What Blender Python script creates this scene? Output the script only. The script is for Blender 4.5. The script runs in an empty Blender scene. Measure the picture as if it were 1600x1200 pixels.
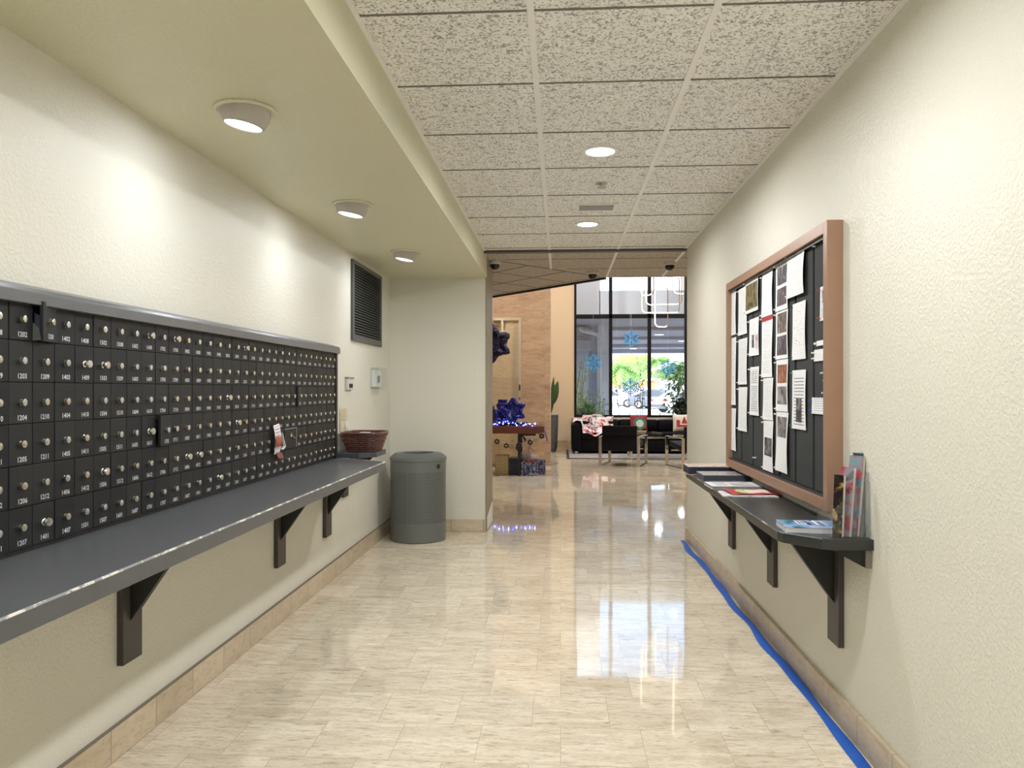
import bpy, bmesh, math, random
from mathutils import Vector, Matrix, noise
random.seed(7)
PI = math.pi
S = bpy.context.scene
C = bpy.context.scene.collection
# ------------------------------------------------------------------ camera
cd = bpy.data.cameras.new('camera'); cam = bpy.data.objects.new('camera', cd); C.objects.link(cam)
cd.sensor_width = 36; cd.lens = 36*1200/1600; cd.shift_y = 9/1600; cd.clip_end = 400; cd.clip_start = .05
cam.location = (0, 0, 1.31); cam.rotation_euler = (PI/2, 0, math.radians(3.62))
S.camera = cam
# ------------------------------------------------------------------ view, world, sun, large lights
S.view_settings.view_transform = 'Standard'; S.view_settings.look = 'None'
S.cycles.transparent_max_bounces = 24
S.view_settings.gamma = 1; S.view_settings.use_curve_mapping = False
S.view_settings.exposure = 1.16
W = bpy.data.worlds.new('world'); S.world = W; W.use_nodes = True
wn = W.node_tree.nodes; wl = W.node_tree.links
sky = wn.new('ShaderNodeTexSky'); sky.sky_type = 'NISHITA'; sky.sun_disc = False
sky.sun_elevation = math.radians(52); sky.sun_rotation = math.radians(200); sky.air_density = 1.0; sky.dust_density = 2.5
wl.new(sky.outputs[0], wn['Background'].inputs[0]); wn['Background'].inputs[1].default_value = .36
def sun():
    l = bpy.data.lights.new('sun', 'SUN'); l.energy = 1.7; l.angle = math.radians(.6); l.color = (1, .96, .9)
    o = bpy.data.objects.new('sun', l); C.objects.link(o)
    o.rotation_euler = Vector((.25, .62, -1)).to_track_quat('-Z', 'Y').to_euler()
sun()
COOL = (.84, .885, 1.0); WARM = (1.0, .93, .80); NEUT = (.975, .98, 1.0)
def area(loc, r, e, col=NEUT, d=(0, 0, -1), spread=180):
    l = bpy.data.lights.new('lamp_light', 'AREA'); l.shape = 'DISK'; l.size = r*2; l.energy = e; l.color = col; l.spread = math.radians(spread)
    o = bpy.data.objects.new('lamp_light', l); C.objects.link(o); o.location = loc
    o.rotation_euler = Vector(d).to_track_quat('-Z', 'Y').to_euler(); return o

# ------------------------------------------------------------------ materials
MATS = {}
class NT:
    def __init__(s, name):
        s.m = bpy.data.materials.new(name); s.m.use_nodes = True; s.n = s.m.node_tree.nodes; s.l = s.m.node_tree.links
        s.b = s.n['Principled BSDF']
    def node(s, t, **k):
        n = s.n.new('ShaderNode'+t)
        for a, v in k.items():
            if a.startswith('i_'):
                key = a[2:]; key = int(key) if key.isdigit() else key.replace('_', ' ')
                if isinstance(v, (bpy.types.NodeSocket,)): s.l.new(v, n.inputs[key])
                else: n.inputs[key].default_value = v
            else: setattr(n, a, v)
        return n
    def link(s, a, b): s.l.new(a, b)
    def math(s, op, a, b=None, c=None):
        n = s.n.new('ShaderNodeMath'); n.operation = op
        for i, v in enumerate((a, b, c)):
            if v is None: continue
            if isinstance(v, (int, float)): n.inputs[i].default_value = v
            else: s.l.new(v, n.inputs[i])
        return n.outputs[0]
    def mix(s, f, a, b):
        n = s.n.new('ShaderNodeMix'); n.data_type = 'RGBA'
        for i, v in ((0, f), (6, a), (7, b)):
            if isinstance(v, (int, float)): n.inputs[i].default_value = v
            elif isinstance(v, (tuple, list)): n.inputs[i].default_value = tuple(v) + ((1,) if len(v) == 3 else ())
            else: s.l.new(v, n.inputs[i])
        return n.outputs[2]
    def ramp(s, f, stops, const=False):
        n = s.n.new('ShaderNodeValToRGB'); cr = n.color_ramp
        if const: cr.interpolation = 'CONSTANT'
        while len(cr.elements) < len(stops): cr.elements.new(.5)
        for e, (p, c) in zip(cr.elements, stops):
            e.position = p; e.color = tuple(c) + ((1,) if len(c) == 3 else ()) if not isinstance(c, (int, float)) else (c, c, c, 1)
        s.l.new(f, n.inputs[0]); return n.outputs[0]
    def obj(s, scale=(1, 1, 1), rot=(0, 0, 0), loc=(0, 0, 0), src='Object'):
        t = s.n.new('ShaderNodeTexCoord'); m = s.n.new('ShaderNodeMapping'); s.l.new(t.outputs[src], m.inputs[0])
        m.inputs['Scale'].default_value = scale; m.inputs['Rotation'].default_value = rot; m.inputs['Location'].default_value = loc
        return m.outputs[0]
    def world(s, scale=(1, 1, 1), rot=(0, 0, 0)):
        g = s.n.new('ShaderNodeNewGeometry'); m = s.n.new('ShaderNodeMapping'); s.l.new(g.outputs['Position'], m.inputs[0])
        m.inputs['Scale'].default_value = scale; m.inputs['Rotation'].default_value = rot; return m.outputs[0]
    def noise(s, vec, scale, detail=3, rough=.5, dist=0):
        n = s.n.new('ShaderNodeTexNoise'); s.l.new(vec, n.inputs['Vector'])
        n.inputs['Scale'].default_value = scale; n.inputs['Detail'].default_value = detail
        n.inputs['Roughness'].default_value = rough; n.inputs['Distortion'].default_value = dist; return n.outputs['Fac']
    def bump(s, h, strength, dist=.01, prev=None):
        n = s.n.new('ShaderNodeBump'); s.l.new(h, n.inputs['Height']); n.inputs['Strength'].default_value = strength; n.inputs['Distance'].default_value = dist
        if prev is not None: s.l.new(prev, n.inputs['Normal'])
        s.l.new(n.outputs[0], s.b.inputs['Normal']); return n.outputs[0]
    def col(s, v):
        if isinstance(v, (tuple, list)): s.b.inputs['Base Color'].default_value = tuple(v)+(1,)
        else: s.l.new(v, s.b.inputs['Base Color'])
    def rough(s, v):
        if isinstance(v, (int, float)): s.b.inputs['Roughness'].default_value = v
        else: s.l.new(v, s.b.inputs['Roughness'])
def srgb(r, g, b):
    f = lambda c: (c/255/12.92) if c/255 <= .04045 else ((c/255+.055)/1.055)**2.4
    return (f(r), f(g), f(b))
def plain(name, col, rough=.5, metal=0, var=.06, bump=0, bscale=60, spec=.5):
    if name in MATS: return MATS[name]
    t = NT(name); v = t.obj()
    nz = t.noise(v, 14, 4)
    lo = tuple(max(0, c*(1-var)) for c in col); hi = tuple(min(1, c*(1+var)) for c in col)
    t.col(t.mix(nz, lo, hi)); t.rough(rough); t.b.inputs['Metallic'].default_value = metal; t.b.inputs['Specular IOR Level'].default_value = spec
    if bump: t.bump(t.noise(v, bscale, 3), bump, .003)
    MATS[name] = t.m; return t.m
def emit(name, col, st):
    if name in MATS: return MATS[name]
    t = NT(name); t.col(col); t.b.inputs['Emission Color'].default_value = tuple(col)+(1,); t.b.inputs['Emission Strength'].default_value = st
    MATS[name] = t.m; return t.m
def glassy(name, tint=(.95, .97, .97), f0=1.45, rough=0.0, extra=0.0, gcol=(1, 1, 1)):
    t = NT(name); t.n.remove(t.b); out = t.n['Material Output']
    tr = t.node('BsdfTransparent'); tr.inputs[0].default_value = tuple(tint)+(1,)
    gl = t.node('BsdfGlossy'); gl.inputs['Roughness'].default_value = rough; gl.inputs['Color'].default_value = tuple(gcol)+(1,)
    fr = t.node('Fresnel'); g_ = t.node('NewGeometry'); t.link(t.math('POWER', f0, t.math('MULTIPLY_ADD', g_.outputs['Backfacing'], -2.0, 1.0)), fr.inputs[0])
    mx = t.node('MixShader'); f = t.math('ADD', fr.outputs[0], extra)
    t.link(f, mx.inputs[0]); t.link(tr.outputs[0], mx.inputs[1]); t.link(gl.outputs[0], mx.inputs[2]); t.link(mx.outputs[0], out.inputs[0])
    return t.m
def m_plaster(name, col, b=.35):
    t = NT(name); v = t.world()
    big = t.noise(v, 1.3, 3); t.col(t.mix(big, tuple(c*.97 for c in col), tuple(min(1, c*1.02) for c in col)))
    n1 = t.noise(v, 82, 2, .5, .25); n2 = t.noise(v, 190, 2)
    h = t.math('ADD', t.ramp(n1, [(.42, 0), (.62, 1)]), t.math('MULTIPLY', n2, .35))
    t.rough(.42); t.bump(h, b, .004); t.b.inputs['Specular IOR Level'].default_value = .4
    return t.m
def m_travertine(name, base, vein, dark, vs=(1, 1, 1), brick=None, rough=.35, rot=(0, 0, 0), wav=0, mortar=(.45, .38, .28), axis='XY', seedmix=.5, msize=.0025):
    """banded stone; vs scales world coordinates so that the veins stretch along the unscaled axis"""
    t = NT(name); v0 = t.world(rot=rot)
    sc = t.node('VectorMath', operation='MULTIPLY'); t.link(v0, sc.inputs[0]); sc.inputs[1].default_value = vs
    v = sc.outputs[0]
    off = None
    if brick:
        sp = t.node('SeparateXYZ'); t.link(v0, sp.inputs[0]); cb = t.node('CombineXYZ')
        t.link(sp.outputs[axis[0]], cb.inputs[0]); t.link(sp.outputs[axis[1]], cb.inputs[1])
        br = t.node('TexBrick'); t.link(cb.outputs[0], br.inputs['Vector'])
        br.offset = .37; br.offset_frequency = 2; br.squash = 1
        br.inputs['Scale'].default_value = 1; br.inputs['Brick Width'].default_value = brick[0]; br.inputs['Row Height'].default_value = brick[1]
        br.inputs['Mortar Size'].default_value = msize; br.inputs['Mortar Smooth'].default_value = .3
        br.inputs['Color1'].default_value = (0, 0, 0, 1); br.inputs['Color2'].default_value = (1, 1, 1, 1); br.inputs['Mortar'].default_value = (.5, .5, .5, 1)
        ad = t.node('VectorMath', operation='ADD'); t.link(v, ad.inputs[0])
        ms = t.node('VectorMath', operation='SCALE'); t.link(br.outputs['Color'], ms.inputs[0]); ms.inputs['Scale'].default_value = 37.0
        t.link(ms.outputs[0], ad.inputs[1]); v = ad.outputs[0]
    n1 = t.noise(v, 1.0, 6, .62, .8); n2 = t.noise(v, 4.0, 5, .7, .4); n3 = t.noise(v, 13, 3, .6, 0)
    c = t.mix(t.ramp(n1, [(.38, 0), (.66, 1)]), base, vein)
    c = t.mix(t.math('MULTIPLY', t.ramp(n2, [(.52, 0), (.68, 1)]), .6), c, dark)
    c = t.mix(t.math('MULTIPLY', t.ramp(n3, [(.55, 0), (.68, 1)]), .4), c, dark)
    c = t.mix(t.math('MULTIPLY', t.ramp(n2, [(.2, 1), (.42, 0)]), .45), c, tuple(min(1, x*1.18) for x in base))
    if brick:
        tone = t.mix(br.outputs['Color'], (.90, .885, .87), (1.05, 1.05, 1.04))
        mm = t.node('Mix'); mm.data_type = 'RGBA'; mm.blend_type = 'MULTIPLY'; mm.inputs[0].default_value = seedmix*2
        t.link(c, mm.inputs[6]); t.link(tone, mm.inputs[7]); c = mm.outputs[2]
        c = t.mix(t.math('MULTIPLY', br.outputs['Fac'], .75), c, mortar)
    t.col(c); t.rough(rough)
    if wav: t.bump(t.noise(t.world(scale=(1, 1, 1)), 2.2, 1), wav, .02)
    if brick and not wav: t.bump(br.outputs['Fac'], -.3, .003)
    return t.m
M = {}
CREAM = (.715, .695, .595)
M['wall'] = m_plaster('cream_stippled_plaster', CREAM, .28)
M['soffit'] = m_plaster('dimmed_warm_stippled_plaster', (.67, .645, .465), .3)  # wall paint again, its dimmer light and warm bounce put into the colour
M['lobbywall'] = m_plaster('warm_tan_plaster', (.67, .54, .37), .05)
M['floor'] = m_travertine('polished_travertine_floor', (.79, .715, .575), (.64, .55, .41), (.30, .235, .15), (3.4, 15, 1), (.3048, .2985), .045, wav=.035, msize=.0012, mortar=(.36, .31, .24), seedmix=.5)
M['base'] = m_travertine('travertine_baseboard', (.63, .53, .39), (.54, .44, .30), (.36, .28, .18), (3, 3, 9), (.30, 5), .3, axis='YZ', msize=.003, mortar=(.22, .18, .13))
M['baseX'] = m_travertine('travertine_baseboard_back', (.63, .53, .39), (.54, .44, .30), (.36, .28, .18), (3, 3, 9), (.30, 5), .3, axis='XZ', msize=.003, mortar=(.22, .18, .13))
M['pier'] = m_travertine('travertine_pier', (.58, .415, .28), (.45, .30, .19), (.28, .175, .10), (1.6, 1.6, 7), (.75, .38), .4, axis='XZ', msize=.003, mortar=(.42, .30, .19))
M['panelstone'] = m_travertine('pale_travertine_panel', (.70, .56, .36), (.62, .47, .29), (.46, .33, .19), (2, 2, 10), (.75, .38), .25, axis='XZ', msize=.002, mortar=(.5, .38, .24))
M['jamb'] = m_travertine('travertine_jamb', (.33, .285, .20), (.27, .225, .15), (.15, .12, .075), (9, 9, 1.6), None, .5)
def m_acoustic(name, col):
    t = NT(name); v = t.world(scale=(1, 1, 1))
    n1 = t.noise(v, 42, 3, .55, 1.6); n2 = t.noise(v, 16, 2)
    pit = t.ramp(n1, [(.33, 0), (.395, .5), (.445, 1)])
    f = t.noise(v, 95, 2, .5, .5); pit2 = t.ramp(f, [(.34, 0), (.42, 1)])
    h = t.math('MULTIPLY', pit, pit2)
    t.col(t.mix(h, tuple(c*.42 for c in col), t.mix(n2, tuple(c*.97 for c in col), col))); t.rough(.9); t.bump(h, .7, .006)  # pits are also darkened in the colour to stand for their shade
    t.b.inputs['Specular IOR Level'].default_value = .15
    return t.m
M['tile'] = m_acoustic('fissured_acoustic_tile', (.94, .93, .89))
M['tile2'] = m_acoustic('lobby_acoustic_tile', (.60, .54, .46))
M['tbar'] = plain('white_ceiling_grid', (.86, .85, .82), .5, var=.03)
M['seam'] = plain('tile_seam', (.20, .18, .15), .8)
M['darktrim'] = plain('dark_brown_trim', (.085, .07, .068), .45)
M['charcoal'] = plain('charcoal_paint', (.030, .032, .034), .36, var=.2, bump=.15, bscale=40)
M['counter'] = plain('grey_painted_counter', (.095, .10, .103), .33, var=.14, bump=.1, bscale=25)
M['counterR'] = plain('dark_painted_shelf', (.030, .032, .031), .33, var=.18, bump=.1, bscale=25)
M['bracket'] = plain('dark_brown_painted_bracket', (.062, .053, .048), .45, var=.15)
M['gusset'] = plain('shade_black_gusset', (.012, .012, .011), .5)  # gussets get a darker bracket paint, their shadow put into the colour
M['black'] = plain('black_paint', (.012, .012, .012), .5)
def m_worn(name, base, worn, th=.56, sc=22):
    t = NT(name); v = t.world()
    n = t.ramp(t.noise(v, sc, 5, .7), [(th, 0), (th+.05, 1)]); t.col(t.mix(n, base, worn)); t.rough(.4); return t.m
M['wornedge'] = m_worn('chipped_counter_edge', (.30, .30, .30), (.78, .74, .66), .5, 14)
M['surround'] = plain('grey_mailbox_surround', (.13, .135, .14), .3, var=.15, bump=.1)
def m_doorpaint():
    t = NT('mailbox_door_paint'); oi = t.node('ObjectInfo'); v = t.world()
    c = t.ramp(oi.outputs['Random'], [(0, (.012, .013, .016)), (.4, (.016, .017, .018)), (.7, (.021, .022, .021)), (1, (.014, .014, .017))])
    wear = t.ramp(t.noise(v, 60, 4, .7), [(.70, 0), (.74, 1)])
    c = t.mix(t.math('MULTIPLY', wear, .35), c, (.20, .20, .19)); t.col(c); t.rough(.5); t.b.inputs['Specular IOR Level'].default_value = .3; t.bump(t.noise(v, 90, 2), .08, .002); return t.m
M['door'] = m_doorpaint()
M['nickel'] = plain('worn_nickel', (.78, .76, .70), .25, 1, var=.1)
M['chrome'] = plain('brushed_chrome', (.62, .58, .52), .22, 1)
M['label'] = plain('printed_number_white', (.62, .63, .64), .6)
M['can'] = plain('grey_trash_can_paint', (.155, .165, .16), .38, .25, var=.05)
def m_perf():
    t = NT('perforated_grey_metal'); tc = t.node('TexCoord'); sp = t.node('SeparateXYZ'); t.link(tc.outputs['Object'], sp.inputs[0])
    a = t.math('ARCTAN2', sp.outputs[1], sp.outputs[0])
    u = t.math('FRACT', t.math('MULTIPLY', a, 16.55)); w = t.math('FRACT', t.math('MULTIPLY', sp.outputs[2], 66))
    du = t.math('SUBTRACT', u, .5); dw = t.math('SUBTRACT', w, .5)
    d = t.math('SQRT', t.math('ADD', t.math('MULTIPLY', du, du), t.math('MULTIPLY', dw, dw)))
    hole = t.ramp(d, [(.26, 1), (.31, 0)])
    t.col(t.mix(hole, (.165, .175, .168), (.02, .02, .02))); t.rough(.4); t.b.inputs['Metallic'].default_value = .25
    t.bump(hole, -.5, .003); return t.m
M['perf'] = m_perf()
M['frame'] = plain('copper_brown_frame', (.36, .215, .14), .38, .15, var=.07)
M['boardblack'] = plain('black_felt_board', (.030, .033, .033), .85, bump=.2, bscale=200)
M['boardrecess'] = plain('black_recess', (.008, .009, .011), .9)
M['white'] = plain('white_plastic', (.80, .80, .78), .4, var=.02)
M['offwhite'] = plain('aged_white_plastic', (.62, .61, .55), .45, var=.05)
M['greyplastic'] = plain('grey_plastic', (.25, .25, .24), .4)
M['lens'] = emit('lit_lamp_lens', (1, 1, 1), 4.0)
M['lampbody'] = plain('pale_lamp_housing', (.50, .47, .44), .45, var=.1, bump=.1)
M['bluetape'] = None
t = NT('blue_painters_tape'); v = t.world(); t.col(t.mix(t.noise(v, 9, 4, .6), (.002, .065, .40), (.008, .13, .54))); t.rough(.5); t.bump(t.noise(v, 30, 3), .3, .003); M['bluetape'] = t.m
def m_print(name, rows=40, ink=(.42, .42, .44), dens=.48, paper=(.82, .83, .83), head=0.0, top=.06, heavy=False):
    t = NT(name); tc = t.node('TexCoord'); sp = t.node('SeparateXYZ'); t.link(tc.outputs['UV'], sp.inputs[0]); u, v = sp.outputs[0], sp.outputs[1]
    r = t.math('MULTIPLY', v, rows); fr = t.math('FRACT', r); row = t.math('FLOOR', r)
    line = t.math('MULTIPLY', t.math('GREATER_THAN', fr, .3), t.math('LESS_THAN', fr, .72 if heavy else .62))
    cb = t.node('CombineXYZ'); t.link(t.math('MULTIPLY', u, 9), cb.inputs[0]); t.link(t.math('MULTIPLY', row, 3.71), cb.inputs[1])
    word = t.math('GREATER_THAN', t.noise(cb.outputs[0], 1.6, 2), 1-dens-.06)
    cb2 = t.node('CombineXYZ'); t.link(t.math('MULTIPLY', row, .31), cb2.inputs[0]); para = t.math('GREATER_THAN', t.noise(cb2.outputs[0], 1.3, 1), .40)
    mar = t.math('MULTIPLY', t.math('MULTIPLY', t.math('GREATER_THAN', u, .13), t.math('LESS_THAN', u, .87)), t.math('MULTIPLY', t.math('GREATER_THAN', v, .07), t.math('LESS_THAN', v, 1-top)))
    f = t.math('MULTIPLY', t.math('MULTIPLY', line, word), t.math('MULTIPLY', para, mar))
    t.col(t.mix(t.math('MULTIPLY', f, .8), paper, ink)); t.rough(.65); return t.m
PR = [m_print('printed_sheet_dense', 58), m_print('printed_sheet_light', 46, (.52, .52, .54), .42), m_print('printed_sheet_bold', 26, (.12, .12, .13), .55, heavy=True), m_print('printed_sheet_sparse', 22, (.30, .30, .32), .36)]
M['paper'] = plain('blank_paper', (.82, .83, .83), .65, var=.02)
def m_cover(name, cols, sc=4, rough=.25, dist=1.0, const=False):
    if name in MATS: return MATS[name]
    t = NT(name); v = t.obj(loc=((hash_(name) % 97)*.31, 3, 1)); n = t.noise(v, sc*5, 3, .55, dist*.6)
    k = len(cols); t.col(t.ramp(n, [(.28+.44*i/max(1, k-1), c) for i, c in enumerate(cols)], const)); t.rough(rough); MATS[name] = t.m; return t.m
def hash_(s):
    h = 0
    for ch in s: h = (h*31+ord(ch)) % 100003
    return h

# ------------------------------------------------------------------ mesh helpers
class MB:
    def __init__(s): s.v = []; s.f = []; s.uv = {}
    def add(s, vs, fs):
        o = len(s.v); s.v += [tuple(p) for p in vs]; s.f += [tuple(i+o for i in f) for f in fs]; return s
    def box(s, x0, x1, y0, y1, z0, z1):
        x0, x1 = min(x0, x1), max(x0, x1); y0, y1 = min(y0, y1), max(y0, y1); z0, z1 = min(z0, z1), max(z0, z1)
        return s.add([(x0,y0,z0),(x1,y0,z0),(x1,y1,z0),(x0,y1,z0),(x0,y0,z1),(x1,y0,z1),(x1,y1,z1),(x0,y1,z1)],
                     [(0,3,2,1),(4,5,6,7),(0,1,5,4),(1,2,6,5),(2,3,7,6),(3,0,4,7)])
    def bar(s, a, b, w, t, up=(0, 0, 1)):
        a, b = Vector(a), Vector(b); d = (b-a).normalized(); u = Vector(up)
        if abs(d.dot(u)) > .98: u = Vector((1, 0, 0))
        x = d.cross(u).normalized()*w/2; y = x.normalized().cross(d).normalized()*t/2
        vs = [p+q for p in (a, b) for q in (-x-y, x-y, x+y, -x+y)]
        return s.add(vs, [(0,1,2,3),(7,6,5,4),(0,4,5,1),(1,5,6,2),(2,6,7,3),(3,7,4,0)])
    def prism(s, pts, axis, a, b):
        """polygon in the two other axes, extruded along axis from a to b"""
        def mk(p, h):
            if axis == 'x': return (h, p[0], p[1])
            if axis == 'y': return (p[0], h, p[1])
            return (p[0], p[1], h)
        n = len(pts); vs = [mk(p, a) for p in pts]+[mk(p, b) for p in pts]
        fs = [tuple(range(n)), tuple(range(2*n-1, n-1, -1))]+[(i, (i+1) % n+n*0, (i+1) % n+n, i+n) for i in range(n)]
        return s.add(vs, fs)
    def cyl(s, c, r, h, axis='z', n=20, r2=None):
        r2 = r if r2 is None else r2
        def mk(a, b, q):
            return {'z': (c[0]+a, c[1]+b, c[2]+q), 'x': (c[0]+q, c[1]+a, c[2]+b), 'y': (c[0]+b, c[1]+q, c[2]+a)}[axis]
        vs = [mk(r*math.cos(2*PI*i/n), r*math.sin(2*PI*i/n), 0) for i in range(n)]+[mk(r2*math.cos(2*PI*i/n), r2*math.sin(2*PI*i/n), h) for i in range(n)]
        return s.add(vs, [tuple(range(n-1, -1, -1)), tuple(range(n, 2*n))]+[(i, (i+1) % n, (i+1) % n+n, i+n) for i in range(n)])
    def lathe(s, prof, c=(0, 0, 0), n=24, axis='z', cap=True):
        vs = []
        for r, h in prof:
            for i in range(n):
                a, b = r*math.cos(2*PI*i/n), r*math.sin(2*PI*i/n)
                vs.append({'z': (c[0]+a, c[1]+b, c[2]+h), 'x': (c[0]+h, c[1]+a, c[2]+b), 'y': (c[0]+b, c[1]+h, c[2]+a)}[axis])
        fs = []
        for k in range(len(prof)-1):
            for i in range(n):
                j = (i+1) % n; fs.append((k*n+i, k*n+j, (k+1)*n+j, (k+1)*n+i))
        if cap: fs += [tuple(range(n-1, -1, -1)), tuple(range((len(prof)-1)*n, len(prof)*n))]
        return s.add(vs, fs)
    def tube(s, pts, r, n=8, closed=False, flat=1.0):
        pts = [Vector(p) for p in pts]; m = len(pts); vs = []; prev = None
        for i, p in enumerate(pts):
            if closed: d = pts[(i+1) % m]-pts[i-1]
            else: d = pts[min(i+1, m-1)]-pts[max(i-1, 0)]
            d = d.normalized() if d.length > 1e-9 else Vector((0, 0, 1))
            if prev is None: u = d.orthogonal().normalized()
            else:
                u = prev-d*prev.dot(d); u = u.normalized() if u.length > 1e-6 else d.orthogonal().normalized()
            prev = u; w = d.cross(u); rr = r[i] if isinstance(r, (list, tuple)) else r
            vs += [p+u*rr*math.cos(2*PI*k/n)+w*rr*flat*math.sin(2*PI*k/n) for k in range(n)]
        fs = []
        for i in range(m if closed else m-1):
            j = (i+1) % m
            for k in range(n): fs.append((i*n+k, i*n+(k+1) % n, j*n+(k+1) % n, j*n+k))
        if not closed: fs += [tuple(range(n-1, -1, -1)), tuple(range((m-1)*n, m*n))]
        return s.add(vs, fs)
    def sphere(s, c, r, n=12, m=8, sc=(1, 1, 1)):
        vs = [(c[0], c[1], c[2]+r*sc[2])]; 
        for i in range(1, m):
            a = PI*i/m
            for k in range(n): b = 2*PI*k/n; vs.append((c[0]+r*sc[0]*math.sin(a)*math.cos(b), c[1]+r*sc[1]*math.sin(a)*math.sin(b), c[2]+r*sc[2]*math.cos(a)))
        vs.append((c[0], c[1], c[2]-r*sc[2])); fs = [(0, 1+k, 1+(k+1) % n) for k in range(n)]
        for i in range(m-2):
            for k in range(n): a0 = 1+i*n; fs.append((a0+k, a0+n+k, a0+n+(k+1) % n, a0+(k+1) % n))
        l = len(vs)-1; a0 = 1+(m-2)*n; fs += [(a0+(k+1) % n, a0+k, l) for k in range(n)]
        return s.add(vs, fs)
    def grid(s, f, nu, nv):
        o = len(s.v); 
        for j in range(nv+1):
            for i in range(nu+1): s.v.append(tuple(f(i/nu, j/nv))); s.uv[len(s.v)-1] = (i/nu, j/nv)
        for j in range(nv):
            for i in range(nu): a = o+j*(nu+1)+i; s.f.append((a, a+1, a+nu+2, a+nu+1))
        return s
    def xf(s, m):
        s.v = [tuple(m @ Vector(p)) for p in s.v]; return s
def mesh_from(mb, name, mat, off=(0, 0, 0), smooth=False, bevel=0):
    me = bpy.data.meshes.new(name)
    me.from_pydata([(p[0]-off[0], p[1]-off[1], p[2]-off[2]) for p in mb.v], [], mb.f)
    if mb.uv:
        uvl = me.uv_layers.new(name='uv')
        for lp in me.loops: uvl.data[lp.index].uv = mb.uv.get(lp.vertex_index, (0, 0))
    else:
        bm = bmesh.new(); bm.from_mesh(me); bmesh.ops.recalc_face_normals(bm, faces=bm.faces)
        if bevel: bmesh.ops.bevel(bm, geom=bm.edges[:], offset=bevel, segments=2, affect='EDGES', profile=.6, clamp_overlap=True)
        bm.to_mesh(me); bm.free()
    me.materials.append(mat)
    if smooth:
        for p in me.polygons: p.use_smooth = True
        if smooth == 'auto': me.set_sharp_from_angle(angle=math.radians(38))
    me.update(); return me
def tag(o, label, cat, group=None, kind=None):
    if label: o['label'] = label
    if cat: o['category'] = cat
    if group: o['group'] = group
    if kind: o['kind'] = kind
    return o
ROOT = {}
def thing(name, label, cat, loc=(0, 0, 0), rotz=0, group=None):
    o = bpy.data.objects.new(name, None); C.objects.link(o); o.location = loc; o.rotation_euler = (0, 0, rotz); o.empty_display_size = .1
    tag(o, label, cat, group); ROOT[o.name] = Vector(loc); return o
def part(name, mb, mat, parent, smooth=False, bevel=0, local=False, label=None):
    """verts are world coordinates unless local; parents are un-rotated while being built"""
    off = (0, 0, 0) if local else ROOT.get(parent.name, Vector((0, 0, 0)))
    o = bpy.data.objects.new(name, mesh_from(mb, name, mat, off, smooth, bevel)); C.objects.link(o); o.parent = parent
    ROOT[o.name] = Vector(off)
    if label: o['label'] = label
    return o
def solo(name, mb, mat, label, cat, group=None, smooth=False, bevel=0, kind=None):
    xs = [p[0] for p in mb.v]; ys = [p[1] for p in mb.v]; zs = [p[2] for p in mb.v]
    off = ((min(xs)+max(xs))/2, (min(ys)+max(ys))/2, min(zs))
    o = bpy.data.objects.new(name, mesh_from(mb, name, mat, off, smooth, bevel)); C.objects.link(o); o.location = off
    ROOT[o.name] = Vector(off); return tag(o, label, cat, group, kind)
def struct(name, mb, mat, parent=None, bevel=0, smooth=False):
    if parent is not None: return part(name, mb, mat, parent, smooth, bevel)
    o = bpy.data.objects.new(name, mesh_from(mb, name, mat, (0, 0, 0), smooth, bevel)); C.objects.link(o); o['kind'] = 'structure'; ROOT[o.name] = Vector((0, 0, 0)); return o
def children(o): return [c for c in KIDS.get(o.name, [])]
KIDS = {}
def copy_tree(o, loc=None, rotz=None, label=None, group=None):
    kids = [c for c in bpy.data.objects if c.parent == o]
    r = o.copy(); C.objects.link(r)
    if loc is not None: r.location = loc
    if rotz is not None: r.rotation_euler = (0, 0, rotz)
    if label: r['label'] = label
    if group: r['group'] = group
    for k in kids:
        c = k.copy(); C.objects.link(c); c.parent = r
        for g in [g for g in bpy.data.objects if g.parent == k]:
            d = g.copy(); C.objects.link(d); d.parent = c
    return r
_txt = {}
def text_mb(s, size, align='CENTER'):
    """flat lettering in local XY, returned as MB with verts (x, y, 0)"""
    key = (s, size, align)
    if key not in _txt:
        cu = bpy.data.curves.new('lettering', 'FONT'); cu.body = s; cu.size = size; cu.align_x = align; cu.align_y = 'CENTER'; cu.resolution_u = 2; cu.offset = size*.018
        o = bpy.data.objects.new('lettering', cu); C.objects.link(o); bpy.context.view_layer.update()
        me = o.to_mesh(); _txt[key] = ([tuple(v.co) for v in me.vertices], [tuple(p.vertices) for p in me.polygons]); o.to_mesh_clear()
        bpy.data.objects.remove(o); bpy.data.curves.remove(cu)
    mb = MB(); mb.add(*_txt[key]); return mb

# ================================================================== SETTING
H = 2.546; XL = -1.583; XR = 1.10; YE = 6.78; ZS = 2.345; XS = -.68; YB = 7.06; YJ = 7.66; Y0 = -3.2
LX0, LX1, LY1, LH = -4.6, 4.4, 17.0, 5.3
struct('floor', MB().box(LX0-.2, LX1+.2, Y0-.2, LY1+.2, -.12, 0), M['floor'])
struct('wall_left', MB().box(XL-.15, XL, Y0, YB, 0, H+.1), M['wall'])
struct('wall_back', MB().box(XL-.15, XS-.012, YB, YJ, 0, H+.1), M['wall'])
struct('wall_right', MB().box(XR, XR+.25, Y0, 6.78, 0, H+.1), M['wall'])
struct('wall_rear', MB().box(XL-.15, XR+.25, Y0-.15, Y0, 0, H+.1), M['wall'])
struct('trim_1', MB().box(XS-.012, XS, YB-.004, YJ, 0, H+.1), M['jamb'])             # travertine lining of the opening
struct('trim_2', MB().box(XS-.02, XR+.03, YE, YE+.07, H-.02, H+.02), M['darktrim'])
struct('ceiling_soffit', MB().box(XL, XS, Y0, YB, ZS, H+.05), M['soffit']).name = 'ceiling_2'
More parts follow.
